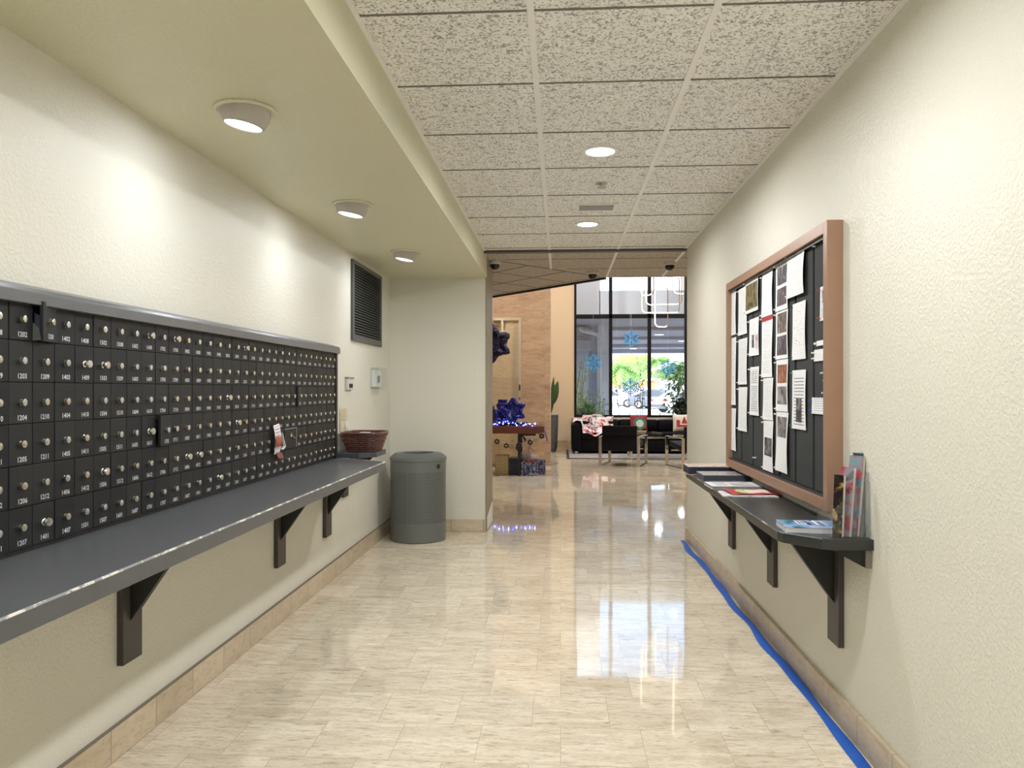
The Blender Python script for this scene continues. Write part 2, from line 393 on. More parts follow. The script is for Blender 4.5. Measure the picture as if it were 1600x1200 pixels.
struct('ceiling', MB().box(XS, XR, Y0, YE, H, H+.05), M['tile'])
# suspended grid
g = MB()
for x in (-.098, .503): g.box(x-.012, x+.012, Y0, YE, H-.004, H+.01)
g.box(XR-.022, XR, Y0, YE, H-.004, H+.01); g.box(XS, XS+.018, Y0, YE, H-.004, H+.01)
struct('trim_3', g, M['tbar'])
g = MB()
k = -10
while 3.096+.597*k < YE:
    y = 3.096+.597*k
    if y > Y0:
        for a, b in ((XS+.018, -.11), (-.086, .491), (.515, XR-.022)): g.box(a, b, y-.0045, y+.0045, H-.003, H+.01)
    k += 1
struct('trim_4', g, M['seam'])  # dark strips painted in for the shadow lines between tiles
# baseboards
struct('baseboard_left', MB().box(XL, XL+.016, Y0, YB, 0, .118), M['base'], bevel=.002)
struct('baseboard_right', MB().box(XR-.016, XR, Y0, 6.78, 0, .115), M['base'], bevel=.002)
struct('baseboard_back', MB().box(XL+.016, XS-.012, YB-.016, YB, 0, .115), M['baseX'], bevel=.002)
struct('trim_5', MB().box(XL+.0, XL+.0165, Y0, YB, .118, .1205), plain('dusty_grout_line', (.20, .16, .12), .8))
# lobby shell
lw = MB(); 
struct('wall_lobby_left', MB().box(LX0-.15, LX0, YJ, 13.2, 0, LH), M['lobbywall'])
struct('wall_lobby_near', MB().box(LX0, XL-.15, YJ-.2, YJ, 0, LH), M['lobbywall'])
struct('wall_lobby_right', MB().box(LX1, LX1+.15, 6.78, LY1, 0, LH), M['lobbywall'])
struct('wall_lobby_side', MB().box(XR+.25, LX1, 6.58, 6.78, 0, LH), M['wall'])
struct('wall_pier', MB().box(LX0-.15, -.175, 13.23, 14.0, 0, LH), M['pier'])
struct('wall_pier_return', MB().box(LX0-.15, -1.2, 14.0, LY1, 0, LH), M['lobbywall'])
WX0, WX1, WZ0, WZ1 = .30, 2.76, .705, 5.08
struct('wall_front', MB().box(-1.2, WX0, LY1, LY1+.2, 0, LH).box(WX1, LX1+.15, LY1, LY1+.2, 0, LH).box(WX0, WX1, LY1, LY1+.2, 0, WZ0).box(WX0, WX1, LY1, LY1+.2, WZ1, LH), M['lobbywall'])
struct('baseboard_front', MB().box(-1.2, LX1, LY1-.02, LY1, 0, .19), m_travertine('lobby_baseboard', (.50, .40, .26), (.42, .33, .2), (.3, .22, .13), (2, 2, 9), None, .4))
struct('ceiling_upper', MB().box(LX0, LX1, YJ-.2, LY1, LH, LH+.1), plain('white_lobby_ceiling', (.75, .72, .66), .8))
# low lobby ceiling with the slanted edge
poly = [(LX1, YE+.07), (LX1, 8.5), (.49, 8.5), (-.89, 10.1), (-3.56, 13.2), (LX0, 13.2), (LX0, YJ), (XS-.012, YJ), (XS-.012, YE+.07)]
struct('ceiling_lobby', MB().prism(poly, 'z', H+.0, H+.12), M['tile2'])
struct('wall_lobby_bulkhead', MB().prism([(LX1, 8.5), (.49, 8.5), (-.89, 10.1), (-3.56, 13.2), (-3.48, 13.2), (-.81, 10.13), (.52, 8.58), (LX1, 8.58)], 'z', H+.02, LH), M['lobbywall'])
g = MB()
for x in (-.098, .503, 1.104): g.box(x-.012, x+.012, YE+.07, (7.85 if x < 0 else 8.44), H-.004, H+.01)
struct('trim_6', g, M['tbar'])
g = MB()
for y in (7.27, 7.87, 8.43):
    g.box(max(-.68, -.6+(y-7.2)*1.0), 3, y-.004, y+.004, H-.003, H+.01)
dirA = Vector((1.02, 1.10, 0)).normalized(); dirB = Vector((-1.38, 1.6, 0)).normalized()
o0 = Vector((-.59, 7.34, H))
g.bar(o0-dirA*.1, o0+dirA*1.47, .02, .006)
for k in range(1, 8): g.bar(o0+dirB*.55*k-dirA*(.1+.4*k), o0+dirB*.55*k+dirA*1.47, .012, .006)
for k in range(-5, 3): g.bar(o0+dirA*(.55*k+.4), o0+dirA*(.55*k+.4)+dirB*4, .012, .006)
bm_keep = g
# keep the diagonal seams on the ceiling only
struct('trim_7', g, M['seam'])
g = MB(); g.bar((.49, 8.5, H-.006), (-.89, 10.1, H-.006), .03, .03).bar((-.89, 10.1, H-.006), (-3.56, 13.2, H-.006), .03, .03)
struct('trim_8', g, M['black'])
# white guard plate on the opening's side
solo('corner_guard', MB().prism([(7.09, .015), (7.60, .015), (7.60, .20), (7.09, .13)], 'x', XS+.001, XS+.006), M['white'], 'white guard plate at the foot of the travertine opening edge, right of the trash can', 'guard plate')

# window -------------------------------------------------------------
w = thing('window_1', None, None, (WX0, LY1, WZ0)); w['kind'] = 'structure'
MUL = plain('dark_bronze_mullion', (.010, .008, .009), .5, spec=.2)
for q in ((WX0, WX0+.05, WZ0, WZ1), (WX1-.05, WX1, WZ0, WZ1), (WX0+.05, WX1-.05, WZ0, WZ0+.05), (WX0+.05, WX1-.05, WZ1-.05, WZ1)): part('window_frame', MB().box(q[0], q[1], LY1-.02, LY1+.1, q[2], q[3]), MUL, w, bevel=.004)
for x in (1.10, 1.945): part('mullion', MB().box(x-.035, x+.035, LY1-.03, LY1+.1, WZ0, WZ1), MUL, w, bevel=.004)
part('transom', MB().box(WX0, WX1, LY1-.03, LY1+.1, 2.88, 2.97), MUL, w, bevel=.004)
part('window_sill', MB().box(WX0-.04, WX1+.04, LY1-.10, LY1, WZ0-.05, WZ0-.005), plain('sill_stone', (.6, .55, .47), .4), w, bevel=.004)
GL = glassy('window_glass', (.96, .98, .985), 1.5)
for x0, x1 in ((WX0+.05, 1.065), (1.135, 1.91), (1.98, WX1-.05)):
    for z0, z1 in ((WZ0+.05, 2.88), (2.97, WZ1-.05)): part('glass_pane', MB().box(x0, x1, LY1+.03, LY1+.036, z0, z1), GL, w)

# ================================================================== SOFFIT AND CEILING LAMPS
def soffit_lamp(y, label, group='tilted soffit spot lamps'):
    x = -1.16; t = thing('soffit_spotlight', label, 'ceiling light', (x, y, ZS), 0, group)
    part('trim_ring', MB().lathe([(.078, -.001), (.112, -.001), (.112, -.006), (.105, -.011), (.078, -.006)], (x, y, ZS), 32, cap=False), M['soffit'], t, smooth='auto')
    R = Matrix.Translation((x, y, ZS)) @ Matrix.Rotation(math.radians(10), 4, 'Y')
    mb = MB().lathe([(.085, .03), (.090, -.005), (.088, -.028), (.080, -.05), (.072, -.062), (.068, -.062), (.066, -.056)], (0, 0, 0), 32, cap=False).xf(R)
    part('housing', mb, M['lampbody'], t, smooth=True)
    part('lens', MB().lathe([(.0672, -.057), (.05, -.062), (.02, -.064), (.001, -.0645)], (0, 0, 0), 32, cap=False).xf(R), M['lens'], t, smooth=True)
    p = R @ Vector((0, 0, -.072)); d = (R.to_3x3() @ Vector((0, 0, -1)))
    area(p, .062, SOFE, COOL, d, 175)
SOFE = 1.75; CEE = 9.8
for y, lb in ((2.77, 'tilted round spot lamp in the soffit, nearest and largest of the row above the mailboxes'), (4.22, 'tilted round spot lamp in the soffit, middle one of the row above the mailboxes'),
              (5.70, 'tilted round spot lamp in the soffit, farthest of the row, beside the wall louvre'), (1.32, 'tilted round spot lamp in the soffit out of frame above the left mailboxes'), (-.13, 'tilted round spot lamp in the soffit behind the camera')):
    soffit_lamp(y, lb)
def can_light(x, y, label, e, z=H, r=.075, group='recessed ceiling downlights'):
    t = thing('recessed_downlight', label, 'ceiling light', (x, y, z), 0, group)
    part('trim_ring', MB().lathe([(r, .0), (r+.022, -.001), (r+.022, -.005), (r, -.006)], (x, y, z), 32, cap=False), M['white'], t, smooth='auto')
    part('lens', MB().lathe([(r, -.004), (r*.5, -.006), (.001, -.0065)], (x, y, z), 32, cap=False), M['lens'], t, smooth=True)
    area((x, y, z-.012), r*.9, e, NEUT, (0, 0, -1), 174)
for x, y, lb in ((.205, 4.0, 'round recessed downlight in the tiled ceiling, nearer and larger of the pair in view'), (.20, 5.75, 'round recessed downlight in the tiled ceiling, farther one beyond the air slot'), (.205, 2.25, 'round recessed downlight out of frame above the viewer'), (.205, .5, 'round recessed downlight behind the camera'), (.205, -1.25, 'round recessed downlight at the rear end of the hall')):
    can_light(x, y, lb, CEE)
for x in (-3.2, -.9, 3.3):  # unseen downlights added to light the lobby
    for y in (11.2, 14.6):
        if x == -3.2 and y > 13: continue
        can_light(x, y, 'unseen round downlight added high in the lobby ceiling, %s' % {(-3.2, 11.2): 'on the left above the console table', (-.9, 11.2): 'above the gap between table and chairs', (-.9, 14.6): 'over the tall planter', (3.3, 11.2): 'on the right beyond the chandelier', (3.3, 14.6): 'over the right end of the sofa'}[(x, y)], 42, LH, .14, 'added lobby downlights')
# air slot diffuser
t = thing('air_diffuser', 'slim rectangular air vent in the ceiling tiles between the two downlights', 'vent', (.24, 5.21, H))
part('frame', MB().box(.105, .385, 5.115, 5.30, H-.008, H+.01), M['white'], t, bevel=.002)
part('slot', MB().box(.125, .355, 5.14, 5.275, H-.0105, H-.006), M['greyplastic'], t)
solo('sprinkler_head', MB().cyl((.245, 4.62, H-.028), .028, .004, n=16).cyl((.245, 4.62, H-.028), .006, .03, n=8).cyl((.245, 4.62, H-.006), .035, .006, n=20), M['lampbody'], 'small round fire sprinkler in the tile beyond the nearer downlight', 'sprinkler')
for i, (px_, y, lb) in enumerate(((.335, 8.06, 'small black dome camera on a white base, at the slanted end of the lobby ceiling'), (1.055, 7.52, 'small black dome camera on a white base, rightmost under the lobby ceiling'), (-.63, 7.36, 'small black dome camera on a white base, leftmost beside the travertine edge'))):
    t = thing('dome_camera', lb, 'security camera', (px_, y, H), 0, 'dome cameras')
    part('base', MB().lathe([(.001, 0), (.062, 0), (.062, -.025), (.052, -.033), (.001, -.033)], (px_, y, H), 24, cap=False), M['offwhite'], t, smooth='auto')
    part('dome', MB().lathe([(.047, -.03), (.045, -.05), (.034, -.07), (.018, -.08), (.001, -.083)], (px_, y, H), 24, cap=False), plain('smoked_dome', (.01, .01, .012), .1), t, smooth=True)

# ================================================================== MAILBOXES
MX = -1.532; CW = .097; CH = .119; YC0 = 2.095; ZT = 1.51
def num(idx):
    fl, n = divmod(idx, 12); f = 12+fl
    if idx < 0: f = 11
    elif fl > 0: f = 13+fl
    return '%d%02d' % (f, n+1)
door_me = mesh_from(MB().box(-.006, .004, -CW/2+.0012, CW/2-.0012, -CH/2+.0012, CH/2-.0012), 'door', M['door'], bevel=.0012)
knob_mes = []
for k, tint in enumerate(((.80, .78, .72), (.76, .72, .62), (.74, .75, .76))):
    mt = plain('knob_metal_%s' % 'abc'[k], tint, .25, 1)
    mb = MB().lathe([(.009, .004), (.009, .006), (.007, .007), (.007, .009), (.0105, .010), (.0115, .013), (.0105, .0165), (.006, .0175), (.001, .0175)], (0, 0, 0), 12, 'x')
    knob_mes.append(mesh_from(mb, 'knob', mt, smooth='auto'))
knob_keyed = []
mb = MB().lathe([(.011, .004), (.011, .007), (.008, .009), (.008, .016), (.012, .018), (.0135, .021), (.012, .025), (.001, .026)], (0, 0, 0), 12, 'x')
knob_big = mesh_from(mb, 'knob', plain('knob_metal_big', (.80, .78, .72), .25, 1), smooth='auto')
big = {(4, 1), (5, 1), (8, 0), (10, 0), (5, 4), (2, 5), (8, 3), (17, 0), (15, 2), (12, 4), (16, 3), (14, 5), (11, 4)}
names_u = ['leftmost grey mailbox unit, cut by the photo edge, one door hanging open', 'second grey mailbox unit from the left, numbers from 1408 up to 1707', 'grey mailbox unit third from the left, one small door standing proud at its left side',
           'grey mailbox unit right of the middle, red and white leaflet at its lower right', 'grey mailbox unit second from the far end, with a wide door holding a key', 'grey mailbox unit at the far end beside the wall intercom and wicker basket']
names_u[1] = 'second grey mailbox unit from the left, with the narrow door 1705 standing proud'
names_u[2] = 'grey mailbox unit third from the left, plain closed doors from 1708 upward'
openrow = (2, 0)
for u in range(6):
    c0 = -2+6*u; cols = [c for c in range(c0, c0+6) if c <= 32]
    ya = YC0+CW*(cols[0]-1)-CW/2; yb = YC0+CW*(cols[-1]-1)+CW/2
    t = thing('mailbox_unit', names_u[u], 'mailboxes', (XL+.012, (ya+yb)/2, .8405), 0, 'mailbox units along the left wall')
    bx = MB().box(XL+.001, MX-.012, ya+.0005, yb-.0005, .8405, 1.5535)
    for c in range(cols[0], cols[-1]+2):
        pass
    part('cabinet_body', bx, M['black'], t)
    r0 = ROOT[t.name]
    for c in cols:
        for r in range(6):
            if u == 4 and c == 24 and r == 4: continue
            y = YC0+CW*(c-1); z = ZT-CH*r
            d = bpy.data.objects.new('door', door_me); C.objects.link(d); d.parent = t
            wide = (u == 4 and c == 23 and r == 4)
            if wide:
                d.data = mesh_from(MB().box(-.006, .007, -CW/2+.002, CW*1.5-.002, -CH/2+.002, CH/2-.002), 'door', M['door'], bevel=.001)
            d.location = Vector((MX-.006, y, z))-r0
            if (c, r) == openrow:
                d.location = Vector((MX, y+CW/2, z))-r0; d.data = mesh_from(MB().box(-.006, .004, -CW+.0012, -.0012, -CH/2+.0012, CH/2-.0012), 'door', M['door'], bevel=.0012); d.rotation_euler = (0, 0, math.radians(14))
                oy = -CW/2
            else: oy = 0
            if (c, r) in ((9, 3),): d.location.x += .016; d.rotation_euler = (0, 0, math.radians(5))
            elif (c, r) == (25, 2): d.location.x += .006; d.rotation_euler = (0, 0, math.radians(7))
            else: d.location.x += random.uniform(-.0012, .0012)
            hidden = (u == 3 and c == 21 and r == 4) or (c == 22 and r == 4)
            if not hidden and not wide:
                kb = bpy.data.objects.new('knob', knob_big if (c, r) in big else random.choice(knob_mes)); C.objects.link(kb); kb.parent = d
                kb.location = (0, oy, .002); kb.rotation_euler = (random.uniform(0, 6), 0, random.uniform(-.12, .12))
            if c >= -1:
                nm = bpy.data.objects.new('number', mesh_from(text_mb(num(6*(c-1)+1+r), .0205).xf(Matrix(((0, 0, 1, .0046), (1, 0, 0, oy+.004), (0, 1, 0, -.0425), (0, 0, 0, 1)))), 'number', M['label']))
                C.objects.link(nm); nm.parent = d
    if u == 4:   # pale outline and key of the wide door
        y0, y1 = YC0+CW*22-CW/2, YC0+CW*23+CW/2; z = ZT-CH*4
        part('pale_edge', MB().box(MX+.0015, MX+.0025, y0+.002, y1-.002, z+CH/2-.005, z+CH/2-.002).box(MX+.0015, MX+.0025, y1-.005, y1-.002, z-CH/2+.004, z+CH/2-.004), plain('pale_door_line', (.45, .45, .43), .6), t)
        part('key', MB().cyl((MX+.001, y0+.10, z+.018), .013, .004, 'x', 16).bar((MX+.004, y0+.10, z+.014), (MX+.004, y0+.15, z-.004), .004, .014, (1, 0, 0)), M['nickel'], t)
    if u == 0:
        y = YC0+CW; z = ZT
# letters in the open mailbox
def card(name, a, b, c_, d_, mat, label, cat, th=.0015, group=None):
    a, b, c_, d_ = map(Vector, (a, b, c_, d_)); n = (b-a).cross(d_-a).normalized()*th
    return solo(name, MB().add([a, b, c_, d_, a+n, b+n, c_+n, d_+n], [(0,1,2,3),(4,5,6,7),(0,1,5,4),(1,2,6,5),(2,3,7,6),(3,0,4,7)]), mat, label, cat, group)
y0 = YC0+CW/2
card('envelope', (MX+.0005, y0+.004, 1.453), (MX+.020, y0+.005, 1.457), (MX+.018, y0+.007, 1.525), (MX+.0005, y0+.005, 1.535), plain('dark_blue_paper', (.03, .035, .06), .6), 'dark blue envelope sticking out of the open mailbox', 'envelope')
card('envelope', (MX+.0005, y0-.002, 1.453), (MX+.024, y0-.001, 1.455), (MX+.016, y0+.001, 1.49), (MX+.0005, y0-.001, 1.505), plain('grey_green_paper', (.10, .11, .09), .6), 'grey envelope leaning in front in the open mailbox', 'envelope')
# leaflets
lf = m_cover('leaflet_red_white', [(.75, .72, .74), (.7, .3, .32), (.45, .08, .05), (.75, .7, .7)], 3)
yy = YC0+CW*20
tL = thing('leaflet', 'folded red and white leaflet stuck into the mailbox fronts above the counter', 'leaflet', (MX+.012, yy, .975))
part('folded_sheet', MB().grid(lambda a, b: (MX+.012+.010*math.sin(b*3), yy-.055+.085*a+.015*(1-b), .965+.155*b+.008*a), 6, 8), m_print('leaflet_print', 9, (.50, .18, .22), .6, (.80, .78, .78), heavy=True), tL)
part('red_panel', MB().grid(lambda a, b: (MX+.024+.006*math.sin(b*3), yy-.047+.075*a, 1.005+.055*b), 4, 4), plain('leaflet_orange_red', (.42, .085, .045), .4), tL)
part('dark_red_flap', MB().grid(lambda a, b: (MX+.016+.012*(1-b), yy-.02+.085*a, .945+.03*b-.008*a), 4, 3), plain('leaflet_dark_red', (.22, .03, .035), .4), tL)
part('white_tab', MB().bar((MX+.020, yy+.045, 1.075), (MX+.020, yy+.095, 1.0), .003, .014, (1, 0, 0)).bar((MX+.020, yy+.095, 1.0), (MX+.020, yy+.06, .985), .003, .014, (1, 0, 0)), M['paper'], tL)
# surround
YA, YZ = YC0-3*CW-CW/2, YC0+31*CW+CW/2
solo('mailbox_top_rail', MB().prism([(XL, 1.556), (MX+.022, 1.556), (MX+.022, 1.590), (MX+.016, 1.602), (XL, 1.622)], 'y', YA-.04, YZ+.04), M['surround'], 'long grey painted rail capping the top of the mailbox wall', 'rail', bevel=.002)
solo('end_stile', MB().box(XL, MX+.004, YZ+.001, YZ+.04, .8405, 1.556), M['black'], 'black upright closing the far end of the mailbox wall beside the basket', 'upright', bevel=.001)
solo('end_stile', MB().box(XL, MX+.004, YA-.04, YA-.001, .8405, 1.556), M['black'], 'black upright closing the near end of the mailbox wall, out of frame', 'upright', bevel=.001)

# ================================================================== LEFT COUNTER
XF = -1.152; CT = .84
t = thing('counter_shelf', 'long grey painted counter shelf under the mailboxes with a chipped front edge', 'counter', (XL, 3.2, .80))
part('top', MB().prism([(XL, YA-.6), (XF+.006, YA-.6), (XF+.006, 4.95), (-1.50, 5.185), (XL, 5.235)], 'z', CT-.018, CT), M['counter'], t, bevel=.002)
part('front_fascia', MB().prism([(XF+.006, YA-.6), (XF+.012, YA-.6), (XF+.012, 4.952), (-1.495, 5.19), (-1.50, 5.18), (XF+.002, 4.945)], 'z', CT-.050, CT-.004), M['counter'], t, bevel=.001)
part('chipped_edge', MB().tube([(XF+.0085, YA-.6, CT-.0015), (XF+.0085, 4.95, CT-.0015), (-1.497, 5.187, CT-.0015)], .0042, 6), M['wornedge'], t)
def bracketL(yn, label, xt=-1.335):
    ya, yb = yn, yn+.125
    b = thing('shelf_bracket', label, 'bracket', (XL, yn+.06, .30), 0, 'brackets under the left counter')
    part('wall_batten', MB().box(XL, XL+.024, ya, yb, .322, .789), M['bracket'], b, bevel=.002)
    ym = ya+.045
    part('gusset', MB().prism([(XL+.024, .47), (XL+.024, .79), (xt, .79), (xt-.005, .783)], 'y', ym, ym+.03), M['gusset'], b, bevel=.0015)
    return b
BL_ = bracketL(2.65, 'dark wall bracket under the left counter, nearest the viewer')
bracketL(4.155, 'dark wall bracket under the left counter, second along')
bracketL(5.0+.03, 'dark wall bracket under the far end of the left counter')
bracketL(1.15, 'dark wall bracket under the left counter, out of frame on the left')
# small shelf with basket
t = thing('corner_shelf', 'small dark shelf with a cut corner holding the wicker basket', 'shelf', (XL, 5.5, .84))
M['darkshelf'] = plain('dark_slate_shelf', (.055, .062, .070), .35)
part('top', MB().prism([(XL, 5.26), (-1.40, 5.26), (-1.30, 5.37), (-1.30, 5.66), (XL, 5.66)], 'z', .832, .868), M['darkshelf'], t, bevel=.003)
part('bracket', MB().prism([(XL, .60), (XL, .832), (-1.35, .832)], 'y', 5.50, 5.53).box(XL, XL+.022, 5.46, 5.58, .53, .832), M['bracket'], t, bevel=.0015)
# basket: tapered woven walls
def basket():
    cx, cy, z0 = -1.42, 5.50, .868
    t = thing('wicker_basket', 'dark red-brown wicker basket on the small corner shelf', 'basket', (cx, cy, z0))
    t_ = NT('dark_red_wicker'); t_.col(t_.mix(t_.noise(t_.obj(), 40, 3), (.018, .006, .005), (.17, .05, .036))); t_.rough(.35); WK = t_.m
    def ring(f, z, n=64):
        hx, hy = .105+.035*f, .135+.04*f; pts = []
        for i in range(n):
            a = 2*PI*i/n; c, s = math.cos(a), math.sin(a); p = 5
            k = (abs(c)**p+abs(s)**p)**(-1/p); pts.append([hx*c*k, hy*s*k, z])
        return pts
    mb = MB()
    for r in range(9):
        f = r/8; pts = ring(f, z0+.008+.115*f)
        out = []
        for i, p in enumerate(pts):
            w_ = .004*math.cos(PI*(i//2+r)); out.append((cx+p[0]*(1+w_*9), cy+p[1]*(1+w_*7), p[2]))
        mb.tube(out, .0066, 6, closed=True)
    part('weave', mb, WK, t, smooth=True)
    rr0 = ring(0, z0+.005); rr1 = ring(1, z0+.125)
    for i in range(0, 64, 4): part('stake', MB().tube([(cx+rr0[i][0], cy+rr0[i][1], z0+.004), (cx+rr1[i][0], cy+rr1[i][1], z0+.125)], .004, 6), WK, t)
    part('rim', MB().tube([(cx+p[0]*1.02, cy+p[1]*1.02, z0+.130) for p in ring(1, 0)], .011, 8, closed=True), WK, t, smooth=True)
    part('base', MB().prism([(cx+p[0], cy+p[1]) for p in ring(0, 0, 32)], 'z', z0, z0+.008), WK, t)
    return WK
basket()
solo('folded_paper', MB().box(-1.47, -1.40, 5.50, 5.60, .877, .998), M['paper'], 'cream folded papers standing in the wicker basket', 'paper', bevel=.002)
solo('folded_paper', MB().box(-1.47, -1.37, 5.42, 5.435, .877, .990), plain('dark_patterned_paper', (.22, .16, .15), .6, var=.8), 'dark patterned card tucked in the front of the wicker basket', 'paper')
# wall pieces beyond the mailboxes
t = thing('intercom', 'small square grey intercom plate on the left wall beyond the mailboxes', 'intercom', (XL, 5.6, 1.31))
def onwall(y0, y1, z0, z1, d0, d1): return MB().box(XL+d0, XL+d1, y0, y1, z0, z1)
part('plate', onwall(5.56, 5.72, 1.31, 1.395, 0, .022), M['offwhite'], t, bevel=.003)
part('display', onwall(5.595, 5.685, 1.325, 1.355, .022, .025), M['black'], t)
part('rim', onwall(5.555, 5.725, 1.392, 1.404, 0, .026), M['greyplastic'], t, bevel=.001)
t = thing('thermostat_box', 'clear covered white control box on the left wall near the corner', 'control box', (XL, 6.4, 1.33))
part('body', onwall(6.34, 6.56, 1.335, 1.475, 0, .035), M['white'], t, bevel=.004)
part('cover', onwall(6.31, 6.60, 1.315, 1.495, .002, .075), glassy('clear_plastic', (.88, .90, .90), 1.45), t, bevel=.004)
part('dial', onwall(6.42, 6.46, 1.37, 1.43, .035, .05), M['greyplastic'], t, bevel=.002)
SG = m_print('faded_notice', 8, (.35, .25, .12), .6, (.70, .62, .42), heavy=True)
def sheetL(name, y0, y1, z0, z1, mat, label): return solo(name, MB().grid(lambda a, b: (XL+.003+.002*math.sin(PI*b), y0+(y1-y0)*a, z0+(z1-z0)*b), 3, 4), mat, label, 'notice')
sheetL('wall_notice', 5.42, 5.60, 1.09, 1.175, SG, 'yellowed notice taped to the left wall, upper one above the wicker basket')
sheetL('wall_notice', 5.42, 5.54, 1.00, 1.088, plain('yellowed_card', (.68, .60, .42), .6), 'narrow yellowed card on the left wall just behind the wicker basket')
sheetL('wall_notice', 5.555, 5.66, 1.01, 1.065, m_print('small_white_notice', 5, (.4, .5, .6), .5, (.80, .78, .70)), 'small white card on the left wall right of the yellowed notice')
# louvre
t = thing('wall_louvre', 'tall dark air return louvre high on the left wall', 'louvre', (XL, 6.18, 1.68))
gy0, gy1, gz0, gz1 = 5.71, 6.65, 1.685, 2.30
LV = plain('grey_green_louvre', (.085, .09, .083), .45)
for q in ((gy0, gy0+.045, gz0, gz1), (gy1-.045, gy1, gz0, gz1), (gy0+.045, gy1-.045, gz0, gz0+.05), (gy0+.045, gy1-.045, gz1-.03, gz1)): part('frame_rail', onwall(*q, 0, .02), LV, t, bevel=.002)
part('backing', onwall(gy0+.02, gy1-.02, gz0+.02, gz1-.02, 0, .003), M['boardrecess'], t)
mb = MB()
n = 25
for i in range(n):
    z = gz0+.055+(gz1-gz0-.09)*(i+.5)/n
    mb.prism([(XL+.003, z+.008), (XL+.006, z+.009), (XL+.018, z-.004), (XL+.015, z-.005)], 'y', gy0+.045, gy1-.045)
part('slats', mb, LV, t)
# ================================================================== TRASH CAN
cx, cy, R_ = -1.25, 6.69, .244
t = thing('trash_can', 'round grey perforated metal trash can in the corner beside the back wall', 'trash can', (cx, cy, 0))
part('base_band', MB().lathe([(R_-.006, 0), (R_, .006), (R_, .165)], (cx, cy, 0), 64, cap=False), M['can'], t, smooth='auto')
part('top_band', MB().lathe([(R_, .60), (R_, .695), (R_-.004, .70)], (cx, cy, 0), 64, cap=False), M['can'], t, smooth='auto')
part('perforated_panel', MB().lathe([(R_-.002, .165), (R_-.002, .60)], (cx, cy, 0), 64, cap=False), M['perf'], t, smooth=True)
part('panel_seam', MB().bar((cx-.055, cy-R_-.0005+.0065, .165), (cx-.055, cy-R_-.0005+.0065, .60), .006, .003, (0, 1, 0)), M['can'], t)
part('lid', MB().lathe([(.14, .745), (.142, .757), (.150, .760), (.205, .755), (R_+.004, .722), (R_+.006, .700), (R_+.002, .694), (R_-.01, .694)], (cx, cy, 0), 64, cap=False), M['can'], t, smooth='auto')
part('opening', MB().cyl((cx, cy, .70), .145, .045, n=48), M['boardrecess'], t)
part('latch', MB().box(cx+.195, cx+.215, cy-.158, cy-.115, .635, .668), M['black'], t, bevel=.003)

# ================================================================== RIGHT SHELF
ST = .782; XE = .81
t = thing('display_shelf', 'dark painted wall shelf with a clipped near corner under the notice board', 'shelf', (XR, 4, .745))
part('top', MB().prism([(XR, 2.775), (.965, 2.765), (.925, 2.785), (XE+.01, 2.895), (XE, 2.93), (XE, 5.03), (XE+.03, 5.06), (XR, 5.06)], 'z', ST-.038, ST), M['counterR'], t, bevel=.003)
part('pale_edge', MB().tube([(.925, 2.783, ST-.001), (XE+.008, 2.893, ST-.001), (XE-.001, 2.93, ST-.001), (XE-.001, 5.03, ST-.001)], .0026, 6), m_worn('worn_shelf_edge', (.10, .10, .10), (.55, .53, .48), .57, 6), t)
def bracketR(yn, yg, label):
    b = thing('shelf_bracket', label, 'bracket', (XR, yn+.06, .30), 0, 'brackets under the right shelf')
    part('wall_batten', MB().box(XR-.022, XR, yn, yn+.125, .305, ST-.038), M['bracket'], b, bevel=.002)
    part('gusset', MB().prism([(XR-.022, .468), (XR-.022, ST-.0385), (.884, ST-.0385), (.887, ST-.043)], 'y', yn+.045, yn+.085), M['gusset'], b, bevel=.0015)
bracketR(3.06, 0, 'dark wall bracket under the right shelf, nearest and largest')
bracketR(3.975, 0, 'dark wall bracket under the right shelf, middle one')
bracketR(4.91, 0, 'dark wall bracket under the right shelf, farthest one')
b = thing('shelf_bracket', 'small tapered bracket at the near clipped end of the right shelf', 'bracket', (XR, 2.8, .66), 0, 'brackets under the right shelf')
part('gusset', MB().prism([(.955, ST-.0385), (XR-.022, ST-.0385), (XR-.022, ST-.102), (XR-.026, ST-.102)], 'y', 2.80, 2.83), M['gusset'], b, bevel=.001)
part('wall_batten', MB().box(XR-.022, XR, 2.79, 2.84, ST-.105, ST-.0385), plain('bare_taupe_block', (.22, .19, .15), .5), b, bevel=.001)

# ================================================================== NOTICE BOARD
BY0, BY1, BZ0, BZ1 = 3.07, 4.905, .832, 1.974; FX = XR-.062; FW = .046
t = thing('notice_board', 'large framed notice board with black panels on the right wall', 'notice board', (XR, (BY0+BY1)/2, BZ0))
for q in ((BY0, BY0+FW, BZ0, BZ1), (BY1-FW, BY1, BZ0, BZ1), (BY0+FW, BY1-FW, BZ1-FW, BZ1), (BY0+FW, BY1-FW, BZ0, BZ0+FW)): part('frame_rail', MB().box(FX, XR, *q), M['frame'], t, bevel=.002)
part('backing', MB().box(XR-.012, XR-.002, BY0+FW, BY1-FW, BZ0+FW, BZ1-FW), M['boardrecess'], t)
for q in ((BZ1-FW-.014, BZ1-FW), (BZ0+FW, BZ0+FW+.010)): part('inner_lip', MB().box(XR-.05, XR-.012, BY0+FW, BY1-FW, *q), M['charcoal'], t)
PXF = XR-.034
edges = [4.86, 4.620, 4.345, 4.085, 3.825, 3.575, 3.325, 3.118]   # from far to near
COLS = []
for i in range(7):
    far, near = edges[i], edges[i+1]; far2 = far-.022*(1 if i else .4)
    COLS.append((near, far2))
    part('panel', MB().box(PXF, XR-.012, near+.003, far2, BZ0+FW+.012, BZ1-FW-.016), M['boardblack'], t, bevel=.002)
psi = math.radians(3.62); cp, sp_ = math.cos(psi), math.sin(psi)
def wy(px): k = (px-800)/1200; X = PXF-.004; return (X*cp+k*X*sp_)/(k*cp-sp_)
